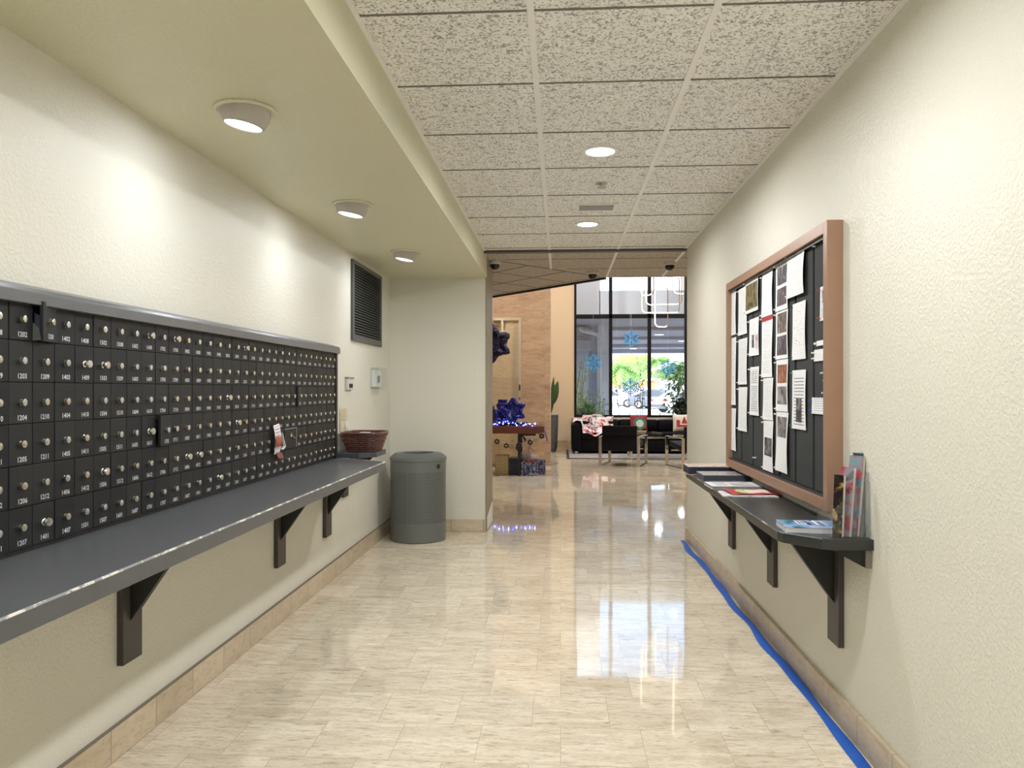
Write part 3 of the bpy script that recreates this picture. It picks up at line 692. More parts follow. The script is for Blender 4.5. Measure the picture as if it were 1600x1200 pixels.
def wz(y, py): return 1.31-(py-609)*(-(PXF-.004)*sp_+y*cp)/1200
pins = []
def sheet(xa, xb, yt, yb, mat, label, name='notice_sheet', photos=(), band=None, curl=.006, pin=True, cat='notice', dx=0.0, pincol='white', thick=0.0):
    """xa..xb horizontal reach and yt, yb heights of the far edge, measured on the photograph and laid on the board"""
    ya, yb_ = wy(xa), wy(xb); zt, zb = wz(ya, yt), wz(ya, yb); X = PXF-.004-dx; sd = random.uniform(0, 6)
    f = lambda a, b, e=0: (X-e-curl*(.35+.5*math.sin(PI*b+sd*.1))*(a**2)-curl*.6*(1-b)**3*(1-a), ya+(yb_-ya)*a, zb+(zt-zb)*b)
    t = thing(name, label, cat, (X, (ya+yb_)/2, zb), 0, 'papers pinned on the notice board')
    part('page', MB().grid(f, 5, 10), mat, t, smooth=True)
    for (a0, a1, b0, b1, pm) in photos:
        part('printed_picture', MB().grid(lambda a, b: f(a0+(a1-a0)*a, b0+(b1-b0)*b, .0008), 4, 5), pm, t, smooth=True)
    if band: part('red_band', MB().grid(lambda a, b: f(a, band[0]+(band[1]-band[0])*b, .0010), 4, 2), plain('red_header', (.42, .045, .05), .5), t)
    if pin:
        for zz in ((zt-.012), (zb+.012)): pins.append((X-.001, ya-.004, zz, label, 'top' if zz > (zt+zb)/2 else 'bottom', pincol))
    return t
def photo_mat(i, cols): return m_cover('printed_photo_%s' % 'abcdefghijklmnop'[i], cols, 3.5, .5, 1.5)
DK = [photo_mat(0, [(.02, .02, .025), (.06, .05, .07), (.42, .40, .44)]), photo_mat(1, [(.03, .02, .025), (.10, .07, .08), (.30, .25, .28)]), photo_mat(2, [(.05, .045, .04), (.12, .10, .10), (.45, .36, .22)]), photo_mat(3, [(.05, .03, .04), (.09, .07, .09), (.26, .24, .28)]),
      photo_mat(4, [(.02, .01, .01), (.30, .10, .05), (.55, .40, .25)]), photo_mat(5, [(.02, .02, .02), (.06, .06, .06), (.30, .30, .31)]), photo_mat(6, [(.02, .02, .02), (.20, .18, .18), (.50, .48, .48)])]
forest = m_cover('printed_dark_grass', [(.012, .013, .012), (.05, .045, .02), (.25, .20, .08), (.02, .02, .02)], 3, .4)
sheet(1138.5, 1150.5, 460, 526, PR[0], 'printed letter at the top of the leftmost notice board column')
sheet(1138.5, 1150.5, 530, 632, PR[0], 'long printed sheet in the middle of the leftmost notice board column')
sheet(1138.5, 1150.5, 637, 701, PR[1], 'printed sheet at the bottom of the leftmost notice board column')
sheet(1154, 1168, 453, 525, PR[1], 'printed letter at the top of the second notice board column from the left')
sheet(1154, 1168, 531, 601, PR[0], 'printed sheet in the middle of the second notice board column from the left')
sheet(1154, 1168, 605, 672, PR[1], 'lowest printed sheet in the second notice board column from the left')
sheet(1165.5, 1186.5, 441, 492, M['paper'], 'white poster with a dark grassy picture at the top of the third column', 'poster', photos=((.06, .97, .10, .86, forest),), dx=.004, cat='poster')
sheet(1171, 1186.5, 500, 557, PR[3], 'white sheet with two small phone pictures below the dark poster', photos=((.28, .50, .22, .56, DK[5]), (.66, .95, .18, .55, m_cover('pink_grey_icon', [(.6, .35, .35), (.7, .68, .68), (.5, .2, .2)], 6, .5))))
sheet(1172, 1186.5, 574, 648, PR[2], 'lowest printed sheet in the third column, below the two phone pictures')
sheet(1190.5, 1208, 431, 497, PR[1], 'printed letter at the top of the fourth column, above the red header', curl=.008)
sheet(1190.5, 1208, 496, 590, PR[0], 'long printed page with a red header band in the fourth column', band=(.915, .995), curl=.008)
sheet(1192.5, 1209, 591, 655, PR[0], 'printed page in the fourth column directly above the one with a picture', curl=.008)
sheet(1193, 1209, 656, 733, PR[1], 'page with a small dark picture at the bottom of the fourth column', photos=((.12, .92, .30, .66, DK[5]),), curl=.008)
sheet(1212.5, 1232, 414, 488, M['paper'], 'white sheet with two stacked dark photos at the top of the fifth column', photos=((.12, .92, .53, .90, DK[0]), (.12, .92, .10, .46, DK[1])))
sheet(1212.5, 1232, 489, 562, M['paper'], 'white sheet with a brown and a mauve photo, second in the fifth column', photos=((.12, .92, .54, .96, DK[2]), (.12, .92, .08, .48, DK[3])))
sheet(1213, 1232, 563, 642, M['paper'], 'white sheet with an orange photo above a grey one in the fifth column', photos=((.12, .92, .55, .90, DK[4]), (.12, .92, .14, .48, DK[6])))
sheet(1213, 1232.5, 643, 734, M['paper'], 'white sheet with one grey photo at the bottom of the fifth column', photos=((.10, .90, .58, .92, DK[6]),), curl=.012)
sheet(1231.5, 1259.5, 399, 468, PR[1], 'large white letter sticking out at the top of the sixth column', curl=.012, dx=.004)
sheet(1238.5, 1260, 476, 563, PR[3], 'printed instruction sheet in the middle of the sixth column', curl=.008, pincol='black')
sheet(1238, 1260, 579, 669, m_print('heading_sheet', 18, (.12, .12, .13), .75, top=.10), 'sheet with a tall dark photo in its lower half, sixth column', photos=((.30, .72, .12, .52, DK[5]),), pincol='green')
sheet(1281.5, 1296, 449, 502, PR[2], 'small flyer with a grey picture at the right edge of the board', photos=((.25, .95, .52, .88, DK[6]),), pincol='red', curl=.003)
sheet(1276, 1297, 533, 541, PR[3], 'small white slip at the right of the board, upper of the two close together', curl=.003)
sheet(1272, 1297, 547, 565, PR[3], 'white business card sized note under the small white slip', curl=.003)
sheet(1268.5, 1297, 621, 646, m_print('wide_note', 7, (.35, .35, .36), .6), 'wide white note with a blue pin low at the right of the board', pincol='blue', curl=.004)
PINC = {'white': M['white'], 'red': plain('red_pin', (.45, .03, .03), .3), 'green': plain('green_pin', (.02, .28, .12), .3), 'blue': plain('blue_pin', (.02, .08, .5), .3), 'black': plain('black_pin', (.02, .02, .02), .3), 'yellow': plain('yellow_pin', (.65, .45, .05), .3)}
pin_me = {}
def push_pin(x, y, z, colr, label):
    if colr not in pin_me:
        pin_me[colr] = mesh_from(MB().lathe([(.0010, .003), (.0010, -.002), (.0045, -.002), (.0045, -.0035), (.0025, -.005), (.0027, -.008), (.0042, -.010), (.0042, -.0115), (.001, -.012)], (0, 0, 0), 10, 'x', cap=True), 'push_pin', PINC[colr], smooth='auto')
    o = bpy.data.objects.new('push_pin', pin_me[colr]); C.objects.link(o); o.location = (x, y, z); tag(o, label, 'push pin', 'push pins on the notice board')
for (x, y, z, lb, wh, cc) in pins: push_pin(x, y, z, cc, '%s push pin at the %s of the %s' % (cc, wh, lb.replace('notice board ', '')[:150].split(', ')[0].replace('printed ', '')) if False else '%s push pin holding the %s of: %s' % (cc, wh, ' '.join(lb.split()[:9])))
for px_, py_, cc, lb in ((1274, 385, 'white', 'upper of the two loose white pins in the empty top of the right column'), (1271, 383, 'white', 'lower left of the two loose white pins in the empty top of the right column'), (1286, 583, 'white', 'single loose white pin below the small cards'), (1290, 594.5, 'yellow', 'yellow push pin at the right edge of the board'),
                     (1288, 614, 'white', 'left one of the loose white pins above the blue pinned note'), (1291.5, 613.5, 'white', 'right one of the loose white pins above the blue pinned note'), (1179, 715, 'white', 'left of two loose white pins in the bare bottom of the third column'), (1181, 715, 'white', 'right of two loose white pins in the bare bottom of the third column')):
    y = wy(px_); push_pin(PXF-.003, y, wz(y, py_), cc, lb)

# ================================================================== THINGS ON THE RIGHT SHELF
def rotbox(cx, cy, z0, wx, wy_, h, ang, mb=None):
    mb = mb or MB(); a = math.radians(ang); b = MB().box(-wx/2, wx/2, -wy_/2, wy_/2, 0, h)
    b.xf(Matrix.Translation((cx, cy, z0)) @ Matrix.Rotation(a, 4, 'Z')); mb.add(b.v, b.f); return mb
def book(cx, cy, z0, wx, wy_, h, ang, cover, pages, name, label, cat='book', group='reading matter on the right shelf'):
    t = thing(name, label, cat, (cx, cy, z0), 0, group)
    part('pages', rotbox(cx, cy, z0+h*.08, wx*.985, wy_*.985, h*.84, ang), pages, t, bevel=.0006)
    part('cover', rotbox(cx, cy, z0+h*.92, wx, wy_, h*.08, ang), cover, t)
    part('back_cover', rotbox(cx, cy, z0, wx, wy_, h*.08, ang), cover, t); return t
PG = plain('stacked_pages', (.62, .60, .56), .7, var=.1)
DKB = plain('navy_catalogue_spine', (.018, .022, .05), .5)
z = ST
cv1 = m_cover('glossy_peach_cover', [(.70, .62, .58), (.62, .40, .28), (.72, .68, .66), (.10, .08, .08)], 2.2, .15)
cv2 = m_cover('glossy_grey_cover', [(.12, .12, .13), (.42, .41, .42), (.25, .22, .22)], 2.5, .15)
cv3 = m_cover('news_magazine_cover', [(.62, .62, .62), (.70, .70, .70), (.10, .10, .12)], 3, .3, .3)
book(.945, 4.93, z, .31, .21, .052, 0, cv1, DKB, 'catalogue_stack', 'thick catalogue with a pale peach cover at the far end of the right shelf', 'book')
book(.955, 4.60, z, .27, .22, .036, 1, cv2, plain('dark_grey_pages', (.06, .07, .09), .5), 'catalogue', 'thick dark grey catalogue, second from the far end of the right shelf', 'book')
cvw = plain('white_magazine_paper', (.74, .75, .74), .35, var=.05)
t = book(.935, 4.235, z, .27, .20, .016, 2, cvw, plain('striped_page_edges', (.35, .35, .34), .6, var=.8), 'magazine', 'white and grey magazine lying behind the red leaflet on the right shelf', 'magazine')
part('cover_picture', rotbox(.975, 4.235, z+.0162, .11, .15, .0006, 2), cv3, t)
part('cover_picture', rotbox(.865, 4.25, z+.0162, .06, .16, .0006, 2), m_cover('mauve_picture', [(.45, .40, .42), (.6, .58, .58), (.3, .27, .28)], 4, .3), t)
t = thing('magazine', 'pale magazine lying open under the red holiday flyer', 'magazine', (.94, 3.96, z), 0, 'reading matter on the right shelf')
part('pages', rotbox(.94, 3.93, z, .27, .19, .006, -4), m_cover('pale_magazine_print', [(.66, .64, .62), (.74, .73, .72), (.35, .28, .26)], 4, .35, .4), t, bevel=.0006)
zz = z+.0068
def flyer(a, b):
    x = .85+.27*a; y = 3.86+.17*b; r = .010*math.exp(-((a-.0)/.12)**2)*(b)+.004*math.sin(a*7+b*3)**2+.006*(b > .5)*math.sin(PI*a)*.6
    return (x-.02*b, y+.02*a, zz+.002+r)
t = thing('flyer', 'curled red and cream flyer with a green picture on the right shelf', 'flyer', (.98, 3.95, zz), 0, 'reading matter on the right shelf')
part('sheet', MB().grid(flyer, 12, 8), plain('red_flyer', (.50, .035, .05), .35), t, smooth=True)
part('cream_panel', MB().grid(lambda a, b: (lambda p: (p[0], p[1], p[2]+.0012))(flyer(.22+.55*a, .22+.62*b)), 8, 6), plain('cream_flyer', (.72, .66, .55), .35), t, smooth=True)
part('green_picture', MB().grid(lambda a, b: (lambda p: (p[0], p[1], p[2]+.002))(flyer(.14+.22*a, .30+.42*b)), 5, 5), m_cover('green_yellow_picture', [(.12, .28, .04), (.42, .50, .10), (.60, .50, .12)], 4, .35), t, smooth=True)
# blue magazines near the holder
BLU = m_cover('blue_magazine_cover', [(.01, .09, .16), (.03, .20, .30), (.10, .30, .55), (.45, .52, .80), (.05, .12, .35)], 2.2, .2)
t = book(.935, 2.965, z, .205, .17, .022, -3, BLU, PG, 'magazine_stack', 'stack of blue covered magazines lying beside the brochure holder', 'magazines')
LET = plain('cover_lettering', (.75, .75, .78), .4); LETK = plain('cover_lettering_dark', (.02, .02, .04), .4)
mm = Matrix.Translation((.93, 2.98, z+.0224)) @ Matrix.Rotation(math.radians(-3), 4, 'Z')
part('cover_blocks', MB().box(-.035, -.005, -.03, .05, 0, .0005).box(.03, .04, -.05, .05, 0, .0005).box(.06, .065, -.05, .06, 0, .0005).xf(mm), LET, t)
part('cover_lines', MB().box(-.028, -.022, -.02, .04, .0005, .001).box(-.016, -.010, -.02, .04, .0005, .001).box(.0, .012, -.04, .0, 0, .0005).xf(mm), LETK, t)
# acrylic brochure holder: stepped, pockets face the corridor (-X)
AC = glassy('clear_acrylic', (.955, .965, .975), 1.35, .02, .015)
hx0, hx1, hy0, hy1 = .955, 1.092, 2.80, 2.925
t = thing('brochure_holder', 'clear acrylic tiered brochure holder at the near end of the right shelf', 'brochure holder', (1.02, 2.86, z))
mb = MB()
mb.box(hx0, hx1, hy0, hy1, z, z+.003)
mb.box(hx0, hx0+.003, hy0, hy1, z, z+.085)
mb.box(hx0+.048, hx0+.051, hy0, hy1, z, z+.135)
mb.box(hx0+.093, hx0+.096, hy0, hy1, z+.0, z+.185)
mb.box(hx1-.003, hx1, hy0, hy1, z, z+.235)
side = [(hx0, z), (hx1, z), (hx1, z+.235), (hx0+.093, z+.185), (hx0+.048, z+.135), (hx0, z+.085)]
mb.prism(side, 'y', hy0-.003, hy0); mb.prism(side, 'y', hy1, hy1+.003)
part('shell', mb, AC, t)
def brochure(x, h, lean, n, cov, label, w0=hy0+.006, w1=hy1-.006, zb=z+.004, tk=.0035):
    t = thing('brochure', label, 'brochure', (x, (w0+w1)/2, zb), 0, 'brochures in the acrylic holder')
    for i in range(n):
        xx = x+i*tk*1.15; m_ = Matrix.Translation((xx, 0, zb)) @ Matrix.Rotation(math.radians(lean), 4, 'Y')
        part('booklet', MB().box(0, tk, w0, w1-.002*i, 0, h).xf(m_), PG if i else PG, t)
    m_ = Matrix.Translation((x-.0006, 0, zb)) @ Matrix.Rotation(math.radians(lean), 4, 'Y')
    part('front_cover', MB().box(0, .0006, w0, w1, 0, h).xf(m_), cov, t)
    return t
def near_face(t, x, h, lean, cov, zb, w0, w):   # the narrow edge face seen from the near side stays page coloured
    pass
gold = m_cover('black_gold_cover', [(.60, .50, .38), (.40, .22, .07), (.02, .015, .012), (.012, .01, .01), (.03, .02, .015), (.42, .24, .08), (.60, .50, .38)], 3.2, .2)
redc = m_cover('red_grey_cover', [(.30, .02, .04), (.45, .05, .08), (.30, .30, .33), (.06, .05, .06)], 2.4, .2)
teal = m_cover('teal_red_cover', [(.10, .22, .25), (.22, .33, .36), (.45, .05, .06), (.16, .26, .29)], 2.2, .2)
teal2 = m_cover('dark_teal_cover', [(.02, .05, .07), (.04, .09, .11), (.02, .03, .05)], 2.2, .2)
def leaf_cover(t, mat, pts, th=.0012, name='front_cover'):
    a, b, c_, d_ = map(Vector, pts); n = (b-a).cross(d_-a).normalized()*th
    part(name, MB().add([a, b, c_, d_, a+n, b+n, c_+n, d_+n], [(0,1,2,3),(4,5,6,7),(0,1,5,4),(1,2,6,5),(2,3,7,6),(3,0,4,7)]), mat, t)
# booklets turned so that their covers face the viewer along the hall
def standing(xc, yb, h, w, ang, lean, n, cov, label, tk=.004, zb=z+.004, pg=PG):
    """cover faces the viewer and the corridor; ang = turn about z of the cover normal from -Y towards -X; leans back"""
    t = thing('brochure', label, 'brochure', (xc, yb, zb), 0, 'brochures in the acrylic holder')
    base = Matrix.Translation((xc, yb, zb)) @ Matrix.Rotation(math.radians(-ang), 4, 'Z') @ Matrix.Rotation(math.radians(-lean), 4, 'X')
    part('pages', MB().box(-w/2, w/2, .0008, tk*n, 0, h).xf(base), pg, t, bevel=.0005)
    part('front_cover', MB().box(-w/2, w/2, 0, .0008, 0, h+.001).xf(base), cov, t)
    part('back_cover', MB().box(-w/2, w/2, tk*n, tk*n+.0008, 0, h+.001).xf(base), cov, t)
    return t
standing(.985, 2.812, .218, .040, 58, 3, 3, gold, 'black brochure with golden figures at the front of the acrylic holder')
standing(1.012, 2.83, .245, .055, 60, 6, 3, redc, 'dark red brochure standing in the middle tier of the acrylic holder')
standing(1.045, 2.85, .285, .06, 60, 7, 3, teal, 'teal and red brochure standing in the back tier of the acrylic holder')
standing(1.074, 2.878, .292, .045, 60, 3, 1, teal2, 'dark teal brochure standing nearest the wall in the acrylic holder')

# blue tape
def tape(a, b):
    y = 1.2+5.55*a; w_ = .043+.006*math.sin(y*5.3)+.004*math.sin(y*11+1); off = .006*math.sin(y*3.1)+.005*math.sin(y*8.3)
    return (1.080-max(0, .006+off)-w_*(1-b), y, .0015+.003*math.sin(PI*b)+.004*(b > .9))
solo('floor_tape', MB().grid(tape, 140, 3), M['bluetape'], 'blue painter\'s tape stuck along the floor beside the right baseboard', 'tape', smooth=True)

# ================================================================== LOBBY
LEA = plain('black_leather', (.002, .002, .004), .5, spec=.18, var=.2, bump=.15, bscale=30)
# rug
def m_rug():
    t = NT('faded_grey_rug'); v = t.world(); n = t.noise(v, 5, 5, .7, 2); n2 = t.noise(v, 22, 3)
    c = t.ramp(n, [(.35, (.16, .16, .18)), (.48, (.48, .45, .44)), (.56, (.26, .24, .26)), (.66, (.55, .50, .47))]); t.col(t.mix(t.math('MULTIPLY', n2, .4), c, (.1, .1, .1))); t.rough(.95); return t.m
t = thing('rug', 'grey patterned rug with a dark border under the black sofa', 'rug', (1.7, 15.65, 0))
part('border', MB().box(.12, 3.4, 14.6, 16.75, .001, .010), plain('rug_border', (.05, .045, .05), .95), t)
part('field', MB().box(.17, 3.35, 14.65, 16.7, .010, .014), m_rug(), t)
# sofa
sx0, sx1, sy0, sy1 = .22, 3.05, 15.6, 16.55; fz = .014
t = thing('sofa', 'long black leather sofa under the lobby window', 'sofa', (1.6, 16.1, fz))
part('base', MB().box(sx0+.04, sx1-.04, sy0+.05, sy1-.05, .06, .30), LEA, t, bevel=.02, smooth='auto')
part('arm', MB().box(sx0, sx0+.20, sy0, sy1, .06, .615), LEA, t, bevel=.045, smooth='auto')
part('arm', MB().box(sx1-.20, sx1, sy0, sy1, .06, .615), LEA, t, bevel=.045, smooth='auto')
for i in range(3):
    a = sx0+.205+i*.81; part('seat_cushion', MB().box(a, a+.80, sy0+.02, sy1-.22, .30, .445), LEA, t, bevel=.035, smooth='auto')
    part('back_cushion', MB().box(a, a+.80, sy1-.32, sy1-.10, .445, .685), LEA, t, bevel=.05, smooth='auto')
part('back_frame', MB().box(sx0+.05, sx1-.05, sy1-.11, sy1, .06, .66), LEA, t, bevel=.02, smooth='auto')
for x in (sx0+.1, sx1-.1):
    for y in (sy0+.1, sy1-.1): part('foot', MB().box(x-.03, x+.03, y-.03, y+.03, fz, .062), M['chrome'], t)
# throw blanket over left arm and back
tb = NT('white_blanket_with_red_leaves'); v = tb.world(); vo = tb.node('TexVoronoi'); tb.link(v, vo.inputs['Vector']); vo.inputs['Scale'].default_value = 7
c = tb.mix(tb.ramp(tb.noise(v, 9, 3, .6, 1.5), [(.53, 0), (.56, 1)]), (.80, .72, .72), tb.ramp(vo.outputs['Color'], [(.3, (.42, .03, .05)), (.55, (.10, .08, .11)), (.8, (.55, .20, .24))], True)); tb.col(c); tb.rough(.8)
def drape(a, b):
    x = sx0+.03+.86*a; k = .035+math.sin(a*9+b*4)*.035+math.sin(a*21+b*9)*.016
    if b < .30: y = sy0+.0+.3*b/.3; z0 = .46 if a > .2 else .63
    if b < .35: y = sy0-.005+.62*(b/.35); z_ = (.625 if a < .22 else .46)+.015
    elif b < .6: f = (b-.35)/.25; y = sy0+.62+.02*f; z_ = (.64 if a < .22 else .47+.23*f)
    else: f = (b-.6)/.4; y = sy0+.63+.26*f; z_ = (.645 if a < .22 else .705)
    if b < .06: z_ -= (.06-b)/.06*(.10 if a > .2 else .04); y -= .012
    return (x+.02*math.sin(b*8), y, z_+k+.012)
solo('throw_blanket', MB().grid(drape, 48, 40), tb.m, 'white throw with red and dark leaf pattern draped over the left end of the sofa', 'blanket', smooth=True)
def pillow(cx, cy, z0, w, h, d, lean, mat, label, extra=None):
    t = thing('throw_pillow', label, 'pillow', (cx, cy, z0), 0, 'pillows on the black sofa')
    R = Matrix.Translation((cx, cy, z0+h/2)) @ Matrix.Rotation(math.radians(-lean), 4, 'X')
    mb = MB(); n = 12
    for sgn in (-1, 1):
        o = len(mb.v)
        for j in range(n+1):
            for i in range(n+1):
                u, v_ = i/n*2-1, j/n*2-1; p = (1-u**4)*(1-v_**4); q = 1-.06*(1-abs(u))*0
                mb.v.append((u*w/2*(1-.05*(1-v_*v_)), sgn*d/2*p**.5, v_*h/2*(1-.05*(1-u*u))))
        for j in range(n):
            for i in range(n): a = o+j*(n+1)+i; mb.f.append((a, a+1, a+n+2, a+n+1))
    mb.xf(R); part('cover', mb, mat, t, smooth=True)
    if extra: extra(t, R, w, h, d)
    return t
def disc(t, R, name, cxz, r0, r1, y, mat, n=24):
    vs = []; 
    for i in range(n):
        a = 2*PI*i/n
        for r in (r0, r1): vs.append((cxz[0]+r*math.cos(a)*(1+.04*math.sin(7*a)), y, cxz[1]+r*math.sin(a)*(1+.04*math.sin(7*a))))
    fs = [(2*i, 2*((i+1) % n), 2*((i+1) % n)+1, 2*i+1) for i in range(n)]
    part(name, MB().add(vs, fs).xf(R), mat, t)
def wreath(t, R, w, h, d):
    disc(t, R, 'green_wreath', (0.02, -.02), .075, .135, -d/2-.004, plain('wreath_green', (.06, .16, .09), .8, var=.4))
    disc(t, R, 'white_center', (0.02, -.02), .002, .078, -d/2-.005, m_cover('frosty_print', [(.65, .68, .66), (.42, .5, .48), (.75, .76, .75)], 9, .8))
def redprint(t, R, w, h, d):
    part('red_tree_print', MB().add([(-.02, -d/2-.004, -.02), (.10, -d/2-.004, -.02), (.04, -d/2-.004, .13)], [(0, 1, 2)]).box(-.12, .11, -d/2-.005, -d/2-.003, -.09, -.05).box(-.12, -.05, -d/2-.005, -d/2-.003, -.05, .05).xf(R), plain('red_print', (.35, .03, .03), .8), t)
pillow(1.62, 16.12, .447, .36, .34, .13, 12, plain('red_pillow_fabric', (.24, .02, .03), .8), 'red pillow with a green wreath design in the middle of the sofa', wreath)
pillow(2.49, 15.98, .447, .38, .36, .13, 12, plain('cream_pillow_fabric', (.66, .60, .50), .8), 'cream pillow with a red tree design at the right end of the sofa', redprint)
pillow(.80, 16.0, .475, .40, .28, .16, 25, tb.m, 'pale pillow with pink and red pattern beneath the throw on the sofa')
# coffee table with bowl
t = thing('coffee_table', 'low glass coffee table with chrome legs between chairs and sofa', 'coffee table', (1.8, 14.75, fz))
part('top', MB().box(1.28, 2.5, 14.45, 15.15, .425, .44), glassy('table_glass', (.70, .80, .78), 1.5, 0, .08), t, bevel=.003)
part('rail', MB().box(1.28, 2.5, 14.45, 14.48, .40, .425).box(1.28, 2.5, 15.12, 15.15, .40, .425), M['chrome'], t)
for x in (1.30, 2.44):
    for y in (14.46, 15.10): part('leg', MB().box(x, x+.04, y, y+.04, fz, .40), M['chrome'], t)
t = thing('bowl', 'round woven bowl on the coffee table behind the first chair', 'bowl', (1.50, 14.8, .441))
part('body', MB().lathe([(.06, 0), (.12, .03), (.145, .085), (.138, .085), (.112, .035), (.001, .02)], (1.50, 14.8, .441), 24, cap=False), plain('tan_woven_bowl', (.28, .20, .13), .7, var=.4), t, smooth=True)
solo('black_bundle', MB().sphere((1.84, 14.75, .475), .05, 12, 8, (1.9, 1.0, .68)).sphere((1.76, 14.74, .48), .05, 12, 8, (1.0, 1.0, .78)), plain('matte_black_item', (.012, .012, .014), .6), 'black rounded bundle lying on the coffee table right of the bowl', 'bundle', smooth=True)
# lounge chairs: flat steel loops each side, leather sling
def chair(label):
    t = thing('lounge_chair', label, 'armchair', (0, 0, 0), 0, 'chrome framed lounge chairs')
    W_, D_ = .66, .76
    for s in (-1, 1):
        x = s*W_/2; mb = MB(); w_ = .026
        mb.box(x-w_, x+w_, 0, .014, .012, .50).box(x-w_, x+w_, D_-.014, D_, .012, .50).box(x-w_, x+w_, 0, D_, 0, .012).box(x-w_, x+w_, 0, D_, .50, .513)
        part('side_frame', mb, M['chrome'], t, bevel=.003)
    part('cross_rail', MB().box(-W_/2+.026, W_/2-.026, .10, .115, .492, .506), M['chrome'], t, bevel=.002)
    part('cross_rail', MB().box(-W_/2+.026, W_/2-.026, .60, .615, .26, .285), M['chrome'], t, bevel=.002)
    part('backrest', MB().prism([(.02, .27), (.10, .26), (.085, .69), (.02, .70)], 'x', -.295, .295), LEA, t, bevel=.015, smooth='auto')
    part('seat', MB().prism([(.05, .26), (.74, .345), (.74, .43), (.09, .36)], 'x', -.295, .295), LEA, t, bevel=.02, smooth='auto')
    part('headrest', MB().box(-.295, .275, -.012, .022, .53, .695), LEA, t, bevel=.012, smooth='auto')
    return t
ch = chair('chrome framed black lounge chair seen from behind, left of the hall corner')
ch.location = (.992, 13.135, 0); ch.rotation_euler = (0, 0, math.radians(-16))
c2 = copy_tree(ch, (2.33, 12.82, 0), math.radians(13), 'chrome framed black lounge chair partly hidden behind the right wall corner')
solo('tan_cushion', MB().sphere((2.28, 13.22, .455), .13, 16, 10, (1.2, .75, .62)), plain('tan_cushion_fabric', (.50, .38, .24), .8), 'tan cushion on the partly hidden lounge chair', 'cushion', smooth=True)
# console table
t = thing('console_table', 'red-brown wooden console table against the travertine wall, decorated with lights', 'table', (-1.3, 11.95, 0))
RW = NT('red_brown_wood'); RW.col(RW.mix(RW.noise(RW.obj(scale=(1, 8, 8)), 6, 4, .6, 1), (.10, .022, .012), (.19, .05, .025))); RW.rough(.3)
part('top', MB().box(-2.4, -.25, 11.6, 12.35, .645, .757), RW.m, t, bevel=.004)
for x in (-.63, -1.12, -2.3):
    part('leg', MB().box(x-.02, x+.02, 11.66, 11.70, 0, .645), M['black'], t); part('leg', MB().box(x-.02, x+.02, 12.25, 12.29, 0, .645), M['black'], t)
part('apron_block', MB().box(-.62, -.38, 11.64, 11.9, .612, .645), M['black'], t)
def star_pts(r, r2, n=6, rot=PI/2): return [((r if i % 2 == 0 else r2)*math.cos(rot+PI*i/n), (r if i % 2 == 0 else r2)*math.sin(rot+PI*i/n)) for i in range(2*n)]
def hexagram(mb, c, r, th, dep, y=0):
    """two triangles of bars"""
    for rot in (PI/2, -PI/2):
        p = [Vector((c[0]+r*math.cos(rot+2*PI*k/3), c[1], c[2]+r*math.sin(rot+2*PI*k/3))) for k in range(3)]
        for k in range(3): mb.bar(p[k], p[(k+1) % 3], th, dep, (0, 1, 0))
    return mb
TIN = NT('dark_blue_tinsel'); nn = TIN.noise(TIN.world(), 60, 2, .6); TIN.col(TIN.ramp(nn, [(.4, (.004, .004, .012)), (.58, (.012, .012, .05)), (.68, (.20, .20, .36))])); TIN.rough(.3); TIN.b.inputs['Metallic'].default_value = .5; TIN.bump(nn, .8, .01)
def tinsel_star(c, r, tube_r, name, label, cat, mat=TIN.m):
    mb = MB()
    pts = [Vector((c[0]+p[0], c[1], c[2]+p[1])) for p in star_pts(r, r*.58)]
    fine = []
    for i in range(12):
        a, b = pts[i], pts[(i+1) % 12]
        for k in range(6): fine.append(a.lerp(b, k/6))
    rr = [tube_r*(.8+.4*random.random()) for _ in fine]
    mb.tube(fine, rr, 7, closed=True)
    t = thing(name, label, cat, (c[0], c[1], c[2]-r))
    part('star_outline', mb, mat, t, smooth=True); return t
t = tinsel_star((-1.10, 12.45, 2.06), .27, .055, 'hanging_star', 'dark blue tinsel star hanging in front of the stone panel', 'star decoration')
part('tinsel_fill', MB().prism([(-1.10+p[0]*.9, 2.06+p[1]*.9) for p in star_pts(.27, .155)], 'y', 12.43, 12.47), TIN.m, t)
part('hanging_cord', MB().cyl((-1.10, 12.45, 2.33), .004, 2.97, n=6), M['offwhite'], t)
# framed stone / glass panel on the pier
t = thing('framed_panel', 'tall glass fronted stone panel with a thin pale frame on the travertine pier', 'wall panel', (-1.1, 13.23, .02))
PF = plain('pale_metal_frame', (.66, .58, .44), .3, .3)
part('stone_face', MB().box(-1.75, -.72, 13.205, 13.228, .02, 2.50), M['panelstone'], t)
for q in ((-.72, -.675, .02, 2.55), (-1.80, -1.75, .02, 2.55), (-1.75, -.72, 2.50, 2.55)): part('frame_rail', MB().box(q[0], q[1], 13.17, 13.228, q[2], q[3]), PF, t, bevel=.003)
part('inner_rod', MB().box(-.80, -.79, 13.18, 13.20, .02, 2.40).box(-.775, -.767, 13.18, 13.20, .02, 2.40).box(-1.30, -1.05, 13.18, 13.20, 2.42, 2.43), PF, t)
part('handle', MB().cyl((-.70, 13.155, 1.30), .012, .10, n=10).cyl((-.70, 13.155, 1.14), .010, .04, n=10), M['black'], t)
solo('picture_light', MB().cyl((-1.0, 13.12, 2.1), .022, .40, n=12).box(-1.12, -.95, 13.10, 13.19, 2.50, 2.515), plain('cream_rod', (.8, .74, .6), .4), 'slim pale upright rod light above the hanging star', 'lamp')
